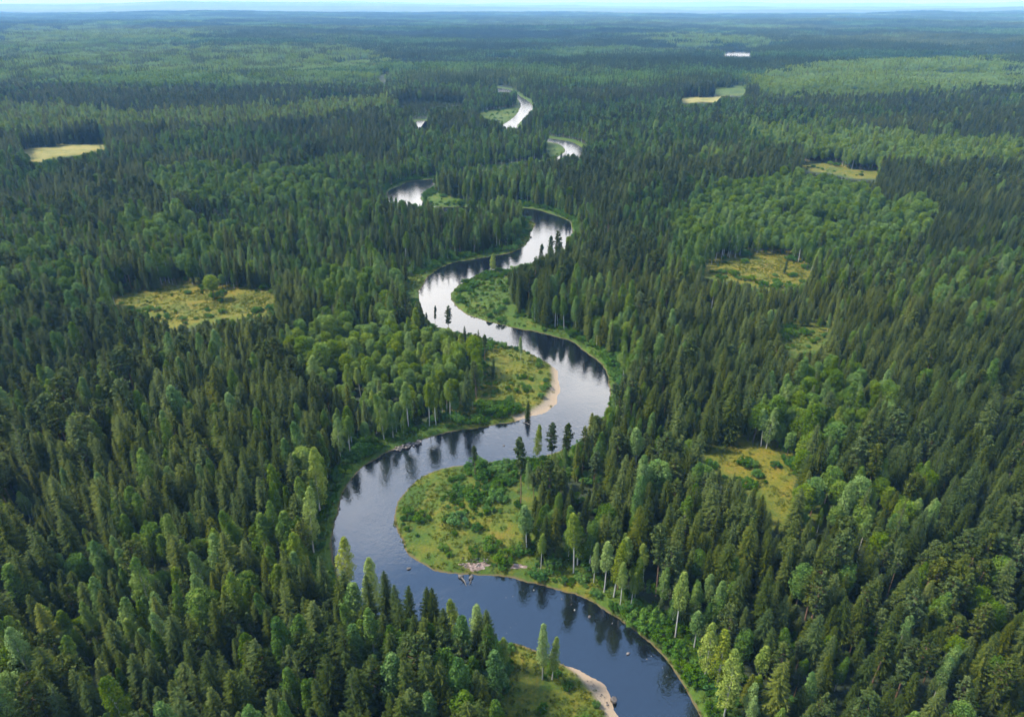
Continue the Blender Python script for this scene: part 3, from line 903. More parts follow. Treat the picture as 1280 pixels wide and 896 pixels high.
# ------------------------------------------------------------------ trees that stand out: foot and top in the photo
#   kind, form, foot (px,py), top py, width factor, tint, label
SPECIAL = [
    ('pine', 1, (651, 632), 545, .62, .45, 'tall thin lone pine on the grassy point, its crown only at the tip'),
    ('birch', 0, (671, 579), 531, .9, .75, 'bright green birch on the grassy point, standing over pale water beside two dark pines'),
    ('pine', 2, (690, 581), 530, .8, .25, 'dark pine beside the bright birch at the upper shore of the grassy point'),
    ('pine', 0, (707, 584), 530, .8, .2, 'dark pine farthest from the birch among those leaning over the pale bend'),
    ('pine', 3, (594, 596), 557, .7, .3, 'small sparse pine at the upper edge of the grassy point against pale water'),
    ('spruce', 1, (659, 526), 501, .8, .2, 'lone small dark spruce at the waterline where the sandy beach begins'),
    ('birch', 2, (651, 450), 420, .7, .6, 'slender pale birch alone in the middle meadow by the beach'),
    ('pine', 1, (544, 413), 382, .5, .15, 'sparse dark pine alone on the shore of the narrow upper bend'),
    ('pine', 2, (561, 417), 382, .8, .3, 'bushy pine next to the sparse pine on the upper bend shore'),
    ('pine', 3, (535, 417), 391, .4, .2, 'short spindly pine at the upper bend, half hidden by the stand'),
    ('spruce', 0, (582, 444), 408, .9, .2, 'dark pointed spruce rising above the rounded broadleaf stand at the river'),
    ('spruce', 3, (597, 447), 412, .8, .25, 'middle one of the pointed spruces beside the round broadleaf stand'),
    ('pine', 3, (606, 452), 418, .8, .5, 'brownish pine next to the pointed spruces by the middle meadow'),
    ('spruce', 4, (616, 474), 445, .8, .2, 'narrow dark spruce on the forest edge facing the middle meadow'),
    ('birch', 1, (616, 341), 316, 1.2, .85, 'bright round crowned birch alone on the tip of the upper green point'),
    ('birch', 2, (678, 849), 777, .75, .95, 'tallest yellow green birch of the pair near the sandy foot beach'),
    ('birch', 0, (690, 849), 797, .85, .9, 'shorter yellow green birch of the pair near the sandy foot beach'),
    ('birch', 4, (630, 853), 795, .8, .7, 'birch with a bare white trunk beside the brown meadow at the lower bank'),
    ('birch', 1, (436, 738), 674, 1.15, 1.15, 'pale leafy birch overhanging the blue bend from the near bank'),
    ('birch', 3, (467, 770), 700, 1.0, 1.0, 'pale slim birch in front of the blue bend, beside dark spruces'),
    ('spruce', 0, (487, 797), 716, .9, .12, 'tallest dark spruce in the near row against the blue bend'),
    ('spruce', 2, (499, 806), 730, .8, .15, 'dark spruce touching the tallest one in the near row'),
    ('spruce', 3, (515, 812), 731, .85, .12, 'dark spruce in the gap of the near row against the water'),
    ('spruce', 0, (536, 816), 735, .9, .1, 'dark spruce, one of the close pair in the near row by the water'),
    ('spruce', 4, (547, 818), 735, 1.0, .15, 'slim dark spruce, other half of the close pair in the near row'),
    ('birch', 1, (573, 826), 752, .9, .9, 'bright yellow green birch at the near bank between the spruce pair and a second birch'),
    ('birch', 3, (596, 830), 755, .95, .95, 'bright yellow green birch at the near bank closest to the small brown meadow'),
    ('spruce', 2, (612, 834), 760, .85, .35, 'dark olive spruce behind the bright near bank birches'),
    ('birch', 4, (676, 711), 665, .8, .55, 'small birch with a short white trunk beside the bare stony patch'),
    ('birch', 4, (717, 716), 642, .9, .65, 'tall birch with a long bare white trunk, first along the shaded right bank'),
    ('birch', 2, (742, 728), 678, .8, .6, 'birch at the start of the white trunk row on the right bank'),
    ('birch', 4, (755, 740), 676, .9, .7, 'broad birch with white trunk in the middle of the right bank row'),
    ('birch', 2, (767, 746), 673, .9, .75, 'tallest birch in the middle of the white trunk row on the right bank'),
    ('birch', 4, (775, 758), 703, .8, .65, 'leaning birch low on the right bank beside the tallest one'),
    ('birch', 4, (788, 760), 718, .75, .6, 'short birch with white trunk at the end of the right bank row'),
    ('birch', 4, (804, 727), 680, 1.0, .75, 'round topped birch set back from the end of the white trunk row'),
    ('birch', 4, (844, 796), 718, .8, .7, 'birch with a long pale trunk alone among dark spruces on the right bank'),
    ('birch', 4, (511, 537), 475, .9, .45, 'birch with white trunk on the left shore, apart from the trunk pair'),
    ('birch', 4, (537, 532), 480, .8, .5, 'birch of the white trunk pair on the left shore, farther from the beach'),
    ('birch', 4, (545, 531), 479, .85, .55, 'birch of the white trunk pair on the left shore, nearer the beach'),
    ('birch', 4, (563, 523), 474, .95, .5, 'round birch with thin trunk on the left shore toward the beach'),
    ('birch', 1, (480, 549), 492, 1.0, .5, 'wide drooping birch above the stony spit on the left bank'),
    ('birch', 1, (426, 574), 523, 1.1, .5, 'oval birch in the dark stand above the bend of the left bank'),
    ('pine', 3, (970, 518), 473, .8, .55, 'pine with a bright bare trunk at the edge of the pale broadleaf hollow'),
    ('pine', 3, (1109, 745), 688, .8, .5, 'pine with a leaning bare trunk beside the dark gap in the right forest'),
    ('pine', 1, (675, 333), 305, .9, .2, 'sparse dark pine standing against the white far bend, nearest the point'),
    ('pine', 0, (687, 333), 295, .8, .2, 'tall sparse pine against the white far bend'),
    ('pine', 2, (697, 330), 288, .8, .25, 'dark dense pine beside the tall sparse pine at the far bend'),
    ('broadleaf', 2, (268, 374), 343, 1.35, 1.0, 'round pale green tree standing alone in the left meadow'),
    ('birch', 2, (187, 421), 385, .8, .7, 'pale young birch at the lower edge of the left meadow'),
    ('spruce', 3, (980, 343), 320, .7, .3, 'small spruce standing in the brown right meadow'),
    ('birch', 4, (845, 794), 722, .5, .6, None),
    ('birch', 1, (880, 850), 775, .9, .9, 'bright green birch on the lower right bank, first of the leafy clump'),
    ('birch', 3, (895, 862), 790, 1.0, .85, 'bright green birch in the middle of the lower right bank clump'),
    ('birch', 1, (905, 895), 820, 1.0, .9, 'bright green birch nearest the foot of the lower right bank clump'),
    ('birch', 3, (400, 640), 560, 1.0, .95, 'pale yellow green birch at the left bend where the bank is steepest'),
    ('birch', 1, (392, 690), 610, .9, 1.0, 'brightest birch on the left bank above the dark reflection'),
]
SPECIAL = [s for s in SPECIAL if s[6]]
sp_xy = np.array([ground(*s[2], 1.0) for s in SPECIAL])
# clear the crowd around them
dmin = np.full(n, 1e9)
for p in sp_xy:
    dmin = np.minimum(dmin, np.hypot(tx - p[0], ty - p[1]))
ok = dmin > 2.6
tx, ty, tz, ts, kind, sc, tint, hh, wid, turn, form = (a[ok] for a in (tx, ty, tz, ts, kind, sc, tint, hh, wid, turn, form))
n = len(tx)

# ------------------------------------------------------------------ individuals: the largest of each kind as objects with parts
def tree_object(kd, fm, loc, rot, scale, tn, label, group):
    root = bpy.data.objects.new(WORD[kd], None); COL.objects.link(root)
    root.empty_display_size = .5
    root.location = loc; root.rotation_euler = (RNG.normal(0, .025), RNG.normal(0, .025), rot); root.scale = scale
    root['label'] = label; root['category'] = {'spruce': 'spruce tree', 'pine': 'pine tree', 'birch': 'birch tree', 'broadleaf': 'broadleaf tree', 'shrub': 'shrub'}[kd]
    if group:
        root['group'] = group
    tm, cm = PART_MESH[kd][fm]
    for nm, mesh in (('trunk' if kd != 'shrub' else 'stems', tm), ('crown' if kd != 'shrub' else 'foliage', cm)):
        o = bpy.data.objects.new(nm, mesh); COL.objects.link(o); o.parent = root
        o['tint'] = float(tn)
    return root


count = {k: 0 for k in WORD}
for (kd, fm, (px, py), top, wf, tn, lab), (x, y) in zip(SPECIAL, sp_xy):
    z = float(terrain(np.array([x]), np.array([y]))[0])
    x, y = ground(px, py, z); z = float(terrain(np.array([x]), np.array([y]))[0])
    # height so that the top reaches its row in the photo
    a = 1.0; lo, hi = 1.0, 40.0
    for _ in range(40):
        a = (lo + hi) / 2
        if project(x, y, z + a)[1] > top:
            lo = a
        else:
            hi = a
    s = a / HEIGHT[kd]
    tree_object(kd, fm, (x, y, z - .1), RNG.uniform(0, 6.28), (max(s, .6) * wf * 1.05, max(s, .6) * wf * 1.05, s), tn + (.25 if kd == 'birch' else 0), lab, None)
    count[kd] += 1

px, py, dep = project(tx, ty, tz + hh * .75)
vis = (px > 4) & (px < 1276) & (py > 8) & (py < 890)
size_px = hh * FPX / dep
indiv = np.zeros(n, bool)
LIMIT = {'spruce': 300, 'pine': 200, 'birch': 290, 'broadleaf': 200}


def zone(px, py):
    if py > 700:
        fr = py > 800
        if px < 200: return 'in the front rows of the lower left corner' if fr else 'behind the front rows at the lower left'
        if px < 420: return 'in the front stand left of the spruce row' if fr else 'in the pale mixed stand near the left'
        if px < 660: return 'at the very front below the blue bend' if fr else 'on the near bank below the blue bend'
        if px < 980: return 'on the lowest slope of the right bank' if fr else 'behind the white trunks of the right bank'
        return 'in the front rows of the lower right corner' if fr else 'behind the front rows at the lower right'
    if py > 560:
        if px < 250: return 'deep in the stand at the left edge'
        if px < 430: return 'in the stand left of the blue bend'
        if px < 860: return 'in the stand behind the grassy point'
        return 'around the near yellow clearing at the right'
    if px < 640: return 'in the stand above the left shore'
    return 'across the river from the sandy beach'


def look(kd, tn, s):
    h = 'tall ' if s > 1.02 else ('short ' if s < .72 else 'mid height ')
    c = {'spruce': ('dark green', 'olive green', 'yellowish green'), 'pine': ('grey green', 'brownish green', 'light olive'),
         'birch': ('deep green', 'fresh green', 'pale yellow green'), 'broadleaf': ('deep green', 'mid green', 'light green')}[kd]
    c = c[0] if tn < .38 else (c[1] if tn < .62 else c[2])
    f = {'spruce': 'pointed spruce', 'pine': 'open crowned pine', 'birch': 'narrow birch', 'broadleaf': 'round broadleaf tree'}[kd]
    return h + c + ' ' + f


for k, kd in enumerate(KN):
    cand = np.nonzero((kind == k) & vis)[0]
    cand = cand[np.argsort(-size_px[cand])][:LIMIT[kd] - count[kd]]
    indiv[cand] = True
    for i in cand:
        lab = look(kd, tint[i], sc[i]) + ' ' + zone(px[i], py[i])
        tree_object(kd, int(form[i]), (tx[i], ty[i], tz[i] - .1), turn[i], (wid[i], wid[i], sc[i]), tint[i], lab, lab)
        count[kd] += 1
rest = ~indiv
LAB = {'spruce': 'dense dark spruce forest stretching away on both sides of the river', 'pine': 'pines scattered through the spruce forest beyond the near stands',
       'birch': 'birches mixed through the forest beyond the near stands', 'broadleaf': 'pale rounded broadleaf stands further up the valley'}
for k, kd in enumerate(KN):
    s = rest & (kind == k)
    stuff_object(kd + '_forest', LAB[kd], form_collection(kd), np.stack([tx[s], ty[s], tz[s] - .1], -1), turn[s], np.stack([wid[s], wid[s], sc[s]], -1), form[s], tint[s])

# ------------------------------------------------------------------ shrubs along banks, on the points and in clearings
sx, sy = jitter_grid(62, 620, 1.9, margin=10)
ss = sdf(sx, sy)
bx, by, _ = project(sx, sy, np.full(len(sx), 1.5))
dens = np.zeros(len(sx))
dens[ss > 14] = .14 * (sy[ss > 14] < 450)
near_bank = (ss > 1.6) & (ss < 14)
dens[near_bank] = .72
open_ground = np.zeros(len(sx), bool)
for k in ('bar_main', 'bar_middle', 'bar_upper', 'bar_foot', 'right', 'right_near', 'left', 'spit', 'strip', 'back_tongue'):
    ins = inside(bx, by, MEADOWS[k][0]); open_ground |= ins
    pe = MEADOW_W[k][0]; de = seg_dist(sx[ins], sy[ins], pe)
    dens[ins] = .10 * sstep(8, 1, de) * (0 if k[:3] == 'bar' else 1) + {'bar_main': .015, 'bar_middle': .07, 'bar_upper': .16, 'bar_foot': .10, 'right': .012, 'right_near': .015, 'left': .012}.get(k, .06)
# thickets the photo shows
for poly, d in (([(560, 600), (590, 580), (645, 577), (650, 600), (620, 620), (585, 625)], .75), ([(560, 620), (620, 620), (640, 650), (600, 670), (555, 650)], .45),
                ([(545, 690), (620, 680), (660, 690), (700, 728), (640, 715), (575, 705)], .4), ([(590, 505), (650, 500), (665, 518), (600, 525)], .7),
                ([(600, 440), (612, 470), (640, 490), (600, 505)], .35), ([(640, 470), (660, 465), (662, 490), (640, 490)], .4), ([(655, 712), (700, 715), (760, 730), (830, 790), (890, 860), (910, 896), (874, 896), (850, 850), (800, 790), (740, 748), (690, 730)], .95),
                ([(960, 530), (1040, 520), (1060, 560), (990, 600), (975, 570)], .8), ([(500, 645), (560, 640), (555, 690), (515, 685)], .12),
                ([(955, 500), (1080, 455), (1110, 490), (1040, 540), (960, 545)], .6)):
    ins = inside(bx, by, poly); dens[ins] = np.maximum(dens[ins], d)
dens = np.where((ss < 1.4), 0, dens)
dens *= np.where(sand_mask(sx, sy) > .2, 0, 1)
dens *= .35 + 1.3 * sstep(.35, .6, fbm(sx / 14, sy / 14, 83, 3))
k_ = RNG.uniform(0, 1, len(sx)) < dens
sx, sy, ss = sx[k_], sy[k_], ss[k_]
gx2, gy2 = jitter_grid(520, 1120, 6., margin=10)
bx2, by2, _ = project(gx2, gy2, np.full(len(gx2), 1.5))
k2 = np.zeros(len(gx2), bool)
for k in ('oxbow_meadow', 'back_tongue', 'right_far', 'tongue', 'field_green'):
    k2 |= inside(bx2, by2, MEADOWS[k][0])
k2 &= (RNG.uniform(0, 1, len(gx2)) < .30) & (sdf(gx2, gy2) > 3)
sx, sy = np.append(sx, gx2[k2]), np.append(sy, gy2[k2]); ss = np.append(ss, sdf(gx2[k2], gy2[k2]))
sz = terrain(sx, sy, ss)
m = len(sx)
s_sc = np.clip(RNG.lognormal(-.25, .42, m), .3, 1.9)
s_w = s_sc * RNG.uniform(.85, 1.2, m); s_t = np.clip(.45 + .25 * RNG.normal(size=m), 0, 1.1); s_r = RNG.uniform(0, 6.283, m); s_f = RNG.integers(0, 4, m)
bx, by, bd = project(sx, sy, sz + s_sc)
sv = (bx > 4) & (bx < 1276) & (by > 8) & (by < 890) & (ss < 14)
inop = np.zeros(m, bool)
for k in ('bar_main', 'bar_middle', 'bar_foot'):
    inop |= inside(bx, by, MEADOWS[k][0])
cand = np.nonzero(sv & inop)[0]
cand = cand[np.argsort(-(s_sc / bd)[cand])][:290]
s_ind = np.zeros(m, bool); s_ind[cand] = True
for i in cand:
    where = 'on the grassy point inside the blue bend' if by[i] > 570 and by[i] < 732 else ('in the meadow behind the sandy beach' if by[i] < 570 else 'on the small meadow at the foot beach')
    lab = ('large ' if s_sc[i] > 1.15 else 'low ') + ('dark green' if s_t[i] < .45 else 'light green') + ' leafy shrub ' + where
    tree_object('shrub', int(s_f[i]), (sx[i], sy[i], sz[i] - .05), s_r[i], (s_w[i], s_w[i], s_sc[i]), s_t[i], lab, lab)
s = ~s_ind
stuff_object('bank_shrubbery', 'willow scrub lining the river banks and clearings', form_collection('shrub'), np.stack([sx[s], sy[s], sz[s] - .05], -1), s_r[s], np.stack([s_w[s], s_w[s], s_sc[s]], -1), s_f[s], s_t[s])
print('shrubs', m, 'individual', len(cand))

# ------------------------------------------------------------------ grass tufts
fx, fy = jitter_grid(64, 470, 1.05, margin=5)
fs = sdf(fx, fy)
bx, by, _ = project(fx, fy, np.full(len(fx), .8))
pr = np.where((fs > .3) & (fs < 10), .55, 0.)
dr = np.full(len(fx), .3)
for k in ('bar_main', 'bar_middle', 'bar_upper', 'bar_foot', 'right', 'right_near', 'left', 'right_small'):
    ins = inside(bx, by, MEADOWS[k][0]); pr[ins] = .5; dr[ins] = .25 + .5 * MEADOWS[k][1]
pr *= np.where(sand_mask(fx, fy) > .15, .02, 1)
pr *= np.where(fs < .3, 0, 1)
pr *= .25 + 1.2 * sstep(.3, .6, fbm(fx / 6, fy / 6, 87, 3))
k_ = RNG.uniform(0, 1, len(fx)) < pr
fx, fy, fs, dr = fx[k_], fy[k_], fs[k_], dr[k_]
fz = terrain(fx, fy, fs)
tc = bpy.data.collections.new('tuft_forms')
for i in range(4):
    tc.objects.link(bpy.data.objects.new('tuft_form_%d' % i, mesh_from('grass_tuft', [tuft(rs(600 + i))], [M_TUFT])))
g_s = np.clip(RNG.lognormal(-.1, .3, len(fx)), .4, 1.7)
stuff_object('meadow_grass', 'tall grass and herbs on the river points and meadows', tc, np.stack([fx, fy, fz], -1), RNG.uniform(0, 6.28, len(fx)), np.stack([g_s, g_s, g_s], -1), RNG.integers(0, 4, len(fx)), np.clip(dr + .25 * RNG.normal(size=len(fx)) + .5 * (fbm(fx / 10, fy / 10, 89) - .5), 0, 1.1))
print('tufts', len(fx))

# ------------------------------------------------------------------ the forest farther off, in groves
def grove(rng, mix, rad, cnt, lv, nn, hmul=1.0):
    groups = {0: [], 1: []}
    for i in range(cnt):
        a = i * 2.39996 + rng.uniform(-.3, .3); q = rad * math.sqrt((i + .5) / cnt) + rng.normal(0, .8)
        off = np.array([math.cos(a) * q, math.sin(a) * q, 0])
        h = np.clip(rng.normal(19, 3), 9, 25) * hmul
        if rng.uniform() < mix:
            t, s = coarse_round(rng, h * .85, 3.0, nn); g = 1
        else:
            t, s = coarse_spruce(rng, h, 2.3, lv); g = 0
        groups[g].append((t + off, s))
    out = []; mats = []
    for g, mt in ((0, M_SPRUCE), (1, M_BROAD)):
        if groups[g]:
            out.append((np.concatenate([t for t, _ in groups[g]]), np.concatenate([s for _, s in groups[g]]))); mats.append(mt)
    return mesh_from('grove', out, mats)


gc = bpy.data.collections.new('grove_forms'); gf = bpy.data.collections.new('far_grove_forms')
for i, mx in enumerate((0.03, .05, .12, .0, .92, 1.0, .85, .35, .5)):
    gc.objects.link(bpy.data.objects.new('grove_form_%d' % i, grove(rs(700 + i), mx, 17, 46, 8, 63)))
    gf.objects.link(bpy.data.objects.new('far_grove_form_%d' % i, grove(rs(750 + i), mx, 38, 130, 5, 36)))


def groves(name, label, coll, y0, y1, cell, half):
    x, y = jitter_grid(y0, y1, cell, .80, 120, .3)
    s = sdf(x, y); z = terrain(x, y, s)
    px, py, dd = project(x, y, z + 12)
    bad = np.zeros(len(x), bool)
    for ox, oy in ((0, 0), (1, 0), (-1, 0), (0, 1), (0, -1)):
        bad |= blocked(x + ox * half, y + oy * half, z, np.full(len(x), 18.), 1.)
        bad |= sdf(x + ox * half, y + oy * half) < 4
    nz = fbm(x / 420, y / 260, 141)
    f = np.where(nz > .60, RNG.integers(4, 7, len(x)), np.where(nz > .53, RNG.integers(7, 9, len(x)), RNG.integers(0, 4, len(x))))
    t = .36 + 1.7 * (fbm(x / 700, y / 260, 143) - .5) + .08 * RNG.normal(size=len(x))
    for poly, (b, r, p), tn in STANDS:
        ins = inside(px + RNG.normal(0, 14, len(x)), py + RNG.normal(0, 2.2, len(x)), poly)
        f[ins] = np.where(RNG.uniform(0, 1, ins.sum()) < b + r, RNG.integers(4, 7, ins.sum()), RNG.integers(0, 3, ins.sum()))
        t[ins] = tn + .08 * RNG.normal(size=ins.sum())
    # a few glades
    bad |= (fbm(x / 130, y / 90, 147, 3) > .76)
    k = ~bad
    sc_ = RNG.uniform(.88, 1.12, k.sum()) * (.55 + .6 * sstep(.38, .6, fbm(x[k] / 260, y[k] / 150, 149)))
    stuff_object(name, label, coll, np.stack([x[k], y[k], z[k] - .8], -1), RNG.uniform(0, 6.28, k.sum()), np.stack([np.ones(k.sum()), np.ones(k.sum()), sc_], -1), f[k], t[k])
    print(name, k.sum())


groves('distant_forest', 'unbroken forest in the middle distance fading toward blue', gc, NEAR_END, 3600, 26, 11)
groves('horizon_forest', 'far forest under blue haze toward the horizon', gf, 3600, 9300, 60, 25)

# ------------------------------------------------------------------ stones, gravel and driftwood


def stone_mesh(seed):
    import bmesh
    rng = rs(seed)
    bm = bmesh.new(); bmesh.ops.create_icosphere(bm, subdivisions=3, radius=.5)
    dirs = rng.normal(size=(7, 3)); dirs /= np.linalg.norm(dirs, axis=1)[:, None]; cut = rng.uniform(.30, .46, 7)
    for v in bm.verts:
        c = np.array(v.co)
        for d, k in zip(dirs, cut):
            e = c @ d - k
            if e > 0:
                c = c - d * e * .8
        c += .02 * np.sin(c[[1, 2, 0]] * 19 + seed)
        v.co = c * np.array([1.15, .95, .72])
    me = bpy.data.meshes.new('stone'); bm.to_mesh(me); bm.free()
    me.materials.append(M_ROCK)
    me.polygons.foreach_set('use_smooth', [True] * len(me.polygons))
    return me


STONES = [stone_mesh(900 + i) for i in range(6)]


def stone(px, py, size, label, group, sink=.3):
    x, y = ground(px, py, 0)
    z = max(float(terrain(np.array([x]), np.array([y]))[0]), -.15)
    o = bpy.data.objects.new('river_stone', random.choice(STONES)); COL.objects.link(o)
    o.location = (x, y, z + size * .35 * (1 - sink) - .02); o.rotation_euler = (random.uniform(-.2, .2), random.uniform(-.2, .2), random.uniform(0, 6.28))
    size *= .42 if group else .7
    o.scale = (size * random.uniform(.8, 1.3), size * random.uniform(.8, 1.2), size * random.uniform(.7, 1.1))
    o['label'] = label; o['category'] = 'stone'
    if group:
        o['group'] = group
    return o


for (a, b, s, lab) in ((511, 711, 1.3, 'single dark boulder in the blue bend off the grassy point'), (576, 721, 2.0, 'large boulder at the waterline below the stony patch, with driftwood'),
                       (589, 722, 1.7, 'second boulder at the waterline below the stony patch'), (767, 877, 2.6, 'flat pale boulder at the edge of the foot beach'),
                       (737, 771, 1.2, 'white stone breaking the water off the right bank'), (785, 817, 1.1, 'pale stone in the dark reflection near the lower right bank'),
                       (630, 557, 1.0, 'small dark stone out in the pale bend')):
    stone(a, b, s, lab, None)
for i in range(70):
    t = random.random()
    stone(494 + 32 * t + random.uniform(-3, 3), 563 - 9.5 * t + random.uniform(-2.4, 2.2), random.uniform(.6, 2.6), 'grey stone in the stony spit at the left bank', 'stones of the stony spit', .2)
for i in range(30):
    stone(random.uniform(576, 612), random.uniform(701, 711), random.uniform(.4, 1.2), 'pale stone on the bare patch of the grassy point', 'stones on the bare patch', .2)
for i in range(14):
    t = random.random()
    bx_ = np.interp(t, [0, .25, .5, .75, 1], [640, 700, 755, 805, 850]); by_ = np.interp(t, [0, .25, .5, .75, 1], [726, 741, 766, 802, 858])
    stone(bx_ - random.uniform(0, 12), by_ + random.uniform(1, 9), random.uniform(.4, 1.1), 'small stone in the shallows below the shaded right bank', 'stones along the right bank shallows', .35)
for i in range(18):
    stone(random.uniform(500, 600), random.uniform(556, 592), random.uniform(.35, .9), 'small stone in the shallow riffle above the blue bend', 'stones of the shallow riffle', .45)
for i in range(10):
    stone(random.uniform(618, 660), random.uniform(738, 795), random.uniform(.3, .7), 'small stone in the blue water off the near bank', 'stones in the blue water', .45)
for i in range(16):
    t = random.random()
    stone(np.interp(t, [0, .5, 1], [736, 752, 764]) + random.uniform(-3, 2), np.interp(t, [0, .5, 1], [850, 868, 892]), random.uniform(.3, .8), 'dark stone on the sandy foot beach', 'stones on the foot beach', .2)

# bare gravel patches lying on the point
for (cx, cy, rx, ry, lab) in ((594, 706, 19, 5.0, 'bare pinkish gravel patch above the boulders on the point'), (648, 707, 11, 3.2, 'small brown bare gravel patch under the birches')):
    ang = np.linspace(0, 2 * math.pi, 40, endpoint=False)
    wob = 1 + .22 * np.sin(ang * 3 + cx) + .12 * np.sin(ang * 7 + cy)
    rings = []
    for f in (0, .5, .85, 1.0):
        p = ground(cx + rx * f * wob * np.cos(ang) + (0 if cx != 505 else 0), cy + ry * f * wob * np.sin(ang) - (0 if cx != 505 else f * rx * np.cos(ang) * .28), 1.0)
        zz = terrain(p[:, 0], p[:, 1]) + (.12, .11, .06, -.12)[(0, .5, .85, 1.0).index(f)]
        zz = np.maximum(zz, -.1 if f == 1.0 else .10 * (1 - f) + .03)
        rings.append(np.column_stack([p, zz]))
    v = np.concatenate(rings[1:] + [rings[0][:1]]); fcs = []
    nA = 40
    for k in range(nA):
        k2 = (k + 1) % nA
        fcs.append((3 * nA, k, k2)); fcs.append((k, nA + k, nA + k2, k2)); fcs.append((nA + k, 2 * nA + k, 2 * nA + k2, nA + k2))
    o = bpy.data.objects.new('gravel_patch', indexed_mesh('gravel_patch', v, fcs, [M_GRAVEL])); COL.objects.link(o)
    o['label'] = lab; o['kind'] = 'structure'

for (p0, p1, r, lab) in (((577, 722), (583, 732), .2, 'grey driftwood log reaching into the water from the boulders'), ((589, 724), (586, 731), .13, 'thin driftwood branch crossing the grey log'),
                         ((662, 531), (652, 527), .15, 'short driftwood log at the start of the sandy beach')):
    a = ground(*p0, .3); b = ground(*p1, .1)
    A = np.array([*a, .45]); B = np.array([*b, .02]); mid_ = (A + B) / 2 + [0.15, .1, .12]
    s = Soup(); s.add(tube([A, mid_, B], [r, r * .8, r * .35], 8))
    d = unit(B - A)
    for f, sg in ((.4, 1), (.65, -1)):
        q0 = A + (B - A) * f
        s.add(tube([q0, q0 + np.array([d[1] * sg, -d[0] * sg, .5]) * 1.2], [r * .4, .02], 5))
    o = bpy.data.objects.new('driftwood_log', mesh_from('driftwood_log', [s.arrays()], [M_LOG])); COL.objects.link(o)
    o['label'] = lab; o['category'] = 'log'

# ------------------------------------------------------------------ haze
HAZE_TOP = 300.0
import bmesh
bm = bmesh.new(); bmesh.ops.create_cube(bm, size=1.0)
me = bpy.data.meshes.new('haze'); bm.to_mesh(me); bm.free()
hz = bpy.data.objects.new('haze', me); COL.objects.link(hz)
HX, HY0, HY1, HB = 34000.0, -2000.0, 37000.0, -3.0
hz.scale = (HX * 2, HY1 - HY0, HAZE_TOP - HB); hz.location = (0, (HY0 + HY1) / 2, (HAZE_TOP + HB) / 2)
m, nt, out = new_mat('valley_haze')
pv = N(nt, 'ShaderNodeVolumePrincipled')
pv.inputs['Color'].default_value = (.20, .46, .88, 1); pv.inputs['Absorption Color'].default_value = (.72, .72, .72, 1); pv.inputs['Density'].default_value = 8.6e-5; pv.inputs['Anisotropy'].default_value = 0.0
nt.links.new(pv.outputs[0], out.inputs['Volume'])
me.materials.append(m)
hz['kind'] = 'stuff'; hz['label'] = 'thin blue haze over the far forest'

# ------------------------------------------------------------------ sky and sun
SUN_EL, SUN_AZ = math.radians(52), math.radians(-82)     # azimuth measured from +Y toward +X
w = bpy.data.worlds.new('World'); SC.world = w; w.use_nodes = True
nt = w.node_tree
for nn in list(nt.nodes):
    nt.nodes.remove(nn)
out = nt.nodes.new('ShaderNodeOutputWorld'); bg = nt.nodes.new('ShaderNodeBackground')
sky = nt.nodes.new('ShaderNodeTexSky'); sky.sky_type = 'NISHITA'; sky.sun_disc = False
sky.sun_elevation = SUN_EL; sky.sun_rotation = SUN_AZ; sky.altitude = 200; sky.air_density = 1.0; sky.dust_density = .6
tc = nt.nodes.new('ShaderNodeTexCoord')
sepn = nt.nodes.new('ShaderNodeSeparateXYZ'); nt.links.new(tc.outputs['Generated'], sepn.inputs[0])
mp = nt.nodes.new('ShaderNodeMapping'); mp.inputs['Scale'].default_value = (1, 1, 2.6)
nt.links.new(tc.outputs['Generated'], mp.inputs[0])
no = N(nt, 'ShaderNodeTexNoise', in_Scale=3.0, in_Detail=7., in_Roughness=.6); nt.links.new(mp.outputs[0], no.inputs['Vector'])
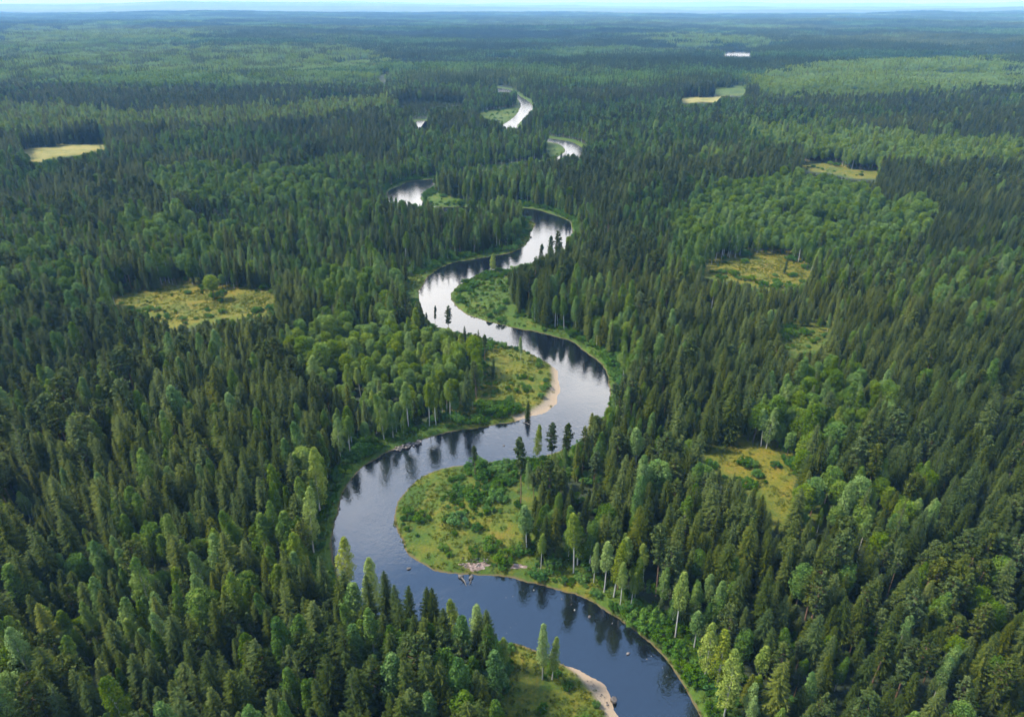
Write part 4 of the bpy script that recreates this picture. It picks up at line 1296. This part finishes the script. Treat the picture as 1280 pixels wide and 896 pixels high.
# cloud deck thick toward the horizon, opening overhead
cl = mathn(nt, 'ADD', no.outputs[0], mathn(nt, 'MULTIPLY', mathn(nt, 'SUBTRACT', .615, sepn.outputs[2]), 1.9))
mask = ramp(nt, cl, [(.34, (0, 0, 0)), (.68, (1, 1, 1))])
ahead = mathn(nt, 'MULTIPLY_ADD', sepn.outputs[1], .8, .62, clamp=True)      # cloud bank up the valley; thinned behind the camera to cut ambient light
mask = mathn(nt, 'MULTIPLY', mask, mathn(nt, 'MAXIMUM', ahead, .15))
cloudc = ramp(nt, no.outputs[0], [(.3, (13.5, 13.7, 14.2)), (.7, (23.5, 23.2, 22.8))])
lowdim = ramp(nt, sepn.outputs[2], [(0.0, (.13, .115, .105)), (.035, (.16, .155, .15)), (.10, (.38, .40, .43)), (.19, (.85, .86, .88)), (.30, (1.1, 1.1, 1.1))])
cloudc = mixc(nt, 1.0, cloudc, lowdim, 'MULTIPLY')
blue = mixc(nt, 1.0, sky.outputs[0], (2.15, 2.4, 2.5), 'MULTIPLY')
col = mixc(nt, mask, blue, cloudc)
nt.links.new(col, bg.inputs[0]); bg.inputs[1].default_value = .064
nt.links.new(bg.outputs[0], out.inputs[0])

sd = bpy.data.lights.new('sun', 'SUN'); sd.energy = 3.3; sd.angle = math.radians(9); sd.color = (1.0, .92, .78)
so = bpy.data.objects.new('sun', sd); COL.objects.link(so)
dv = Vector((math.sin(SUN_AZ) * math.cos(SUN_EL), math.cos(SUN_AZ) * math.cos(SUN_EL), math.sin(SUN_EL)))
so.rotation_euler = dv.to_track_quat('Z', 'Y').to_euler(); so.location = (0, 0, 400)

# ------------------------------------------------------------------ camera and render settings
cd = bpy.data.cameras.new('camera'); cd.lens = 24; cd.sensor_width = 36; cd.sensor_fit = 'HORIZONTAL'
cd.clip_start = 1; cd.clip_end = 200000
co = bpy.data.objects.new('camera', cd); COL.objects.link(co)
co.location = (0, 0, CAM_H); co.rotation_euler = (math.pi / 2 - PITCH, 0, 0)
SC.camera = co
SC.render.engine = 'CYCLES'
SC.cycles.max_bounces = 6; SC.cycles.diffuse_bounces = 3; SC.cycles.glossy_bounces = 2; SC.cycles.transmission_bounces = 3
SC.cycles.volume_bounces = 0; SC.cycles.transparent_max_bounces = 4
SC.cycles.use_denoising = True; SC.cycles.denoising_prefilter = 'FAST'; SC.cycles.denoising_input_passes = 'RGB_ALBEDO_NORMAL'
SC.cycles.use_adaptive_sampling = True; SC.cycles.adaptive_threshold = .01
SC.view_settings.view_transform = 'Standard'; SC.view_settings.look = 'None'
SC.view_settings.gamma = 1; SC.view_settings.use_curve_mapping = False
SC.view_settings.exposure = 1.46
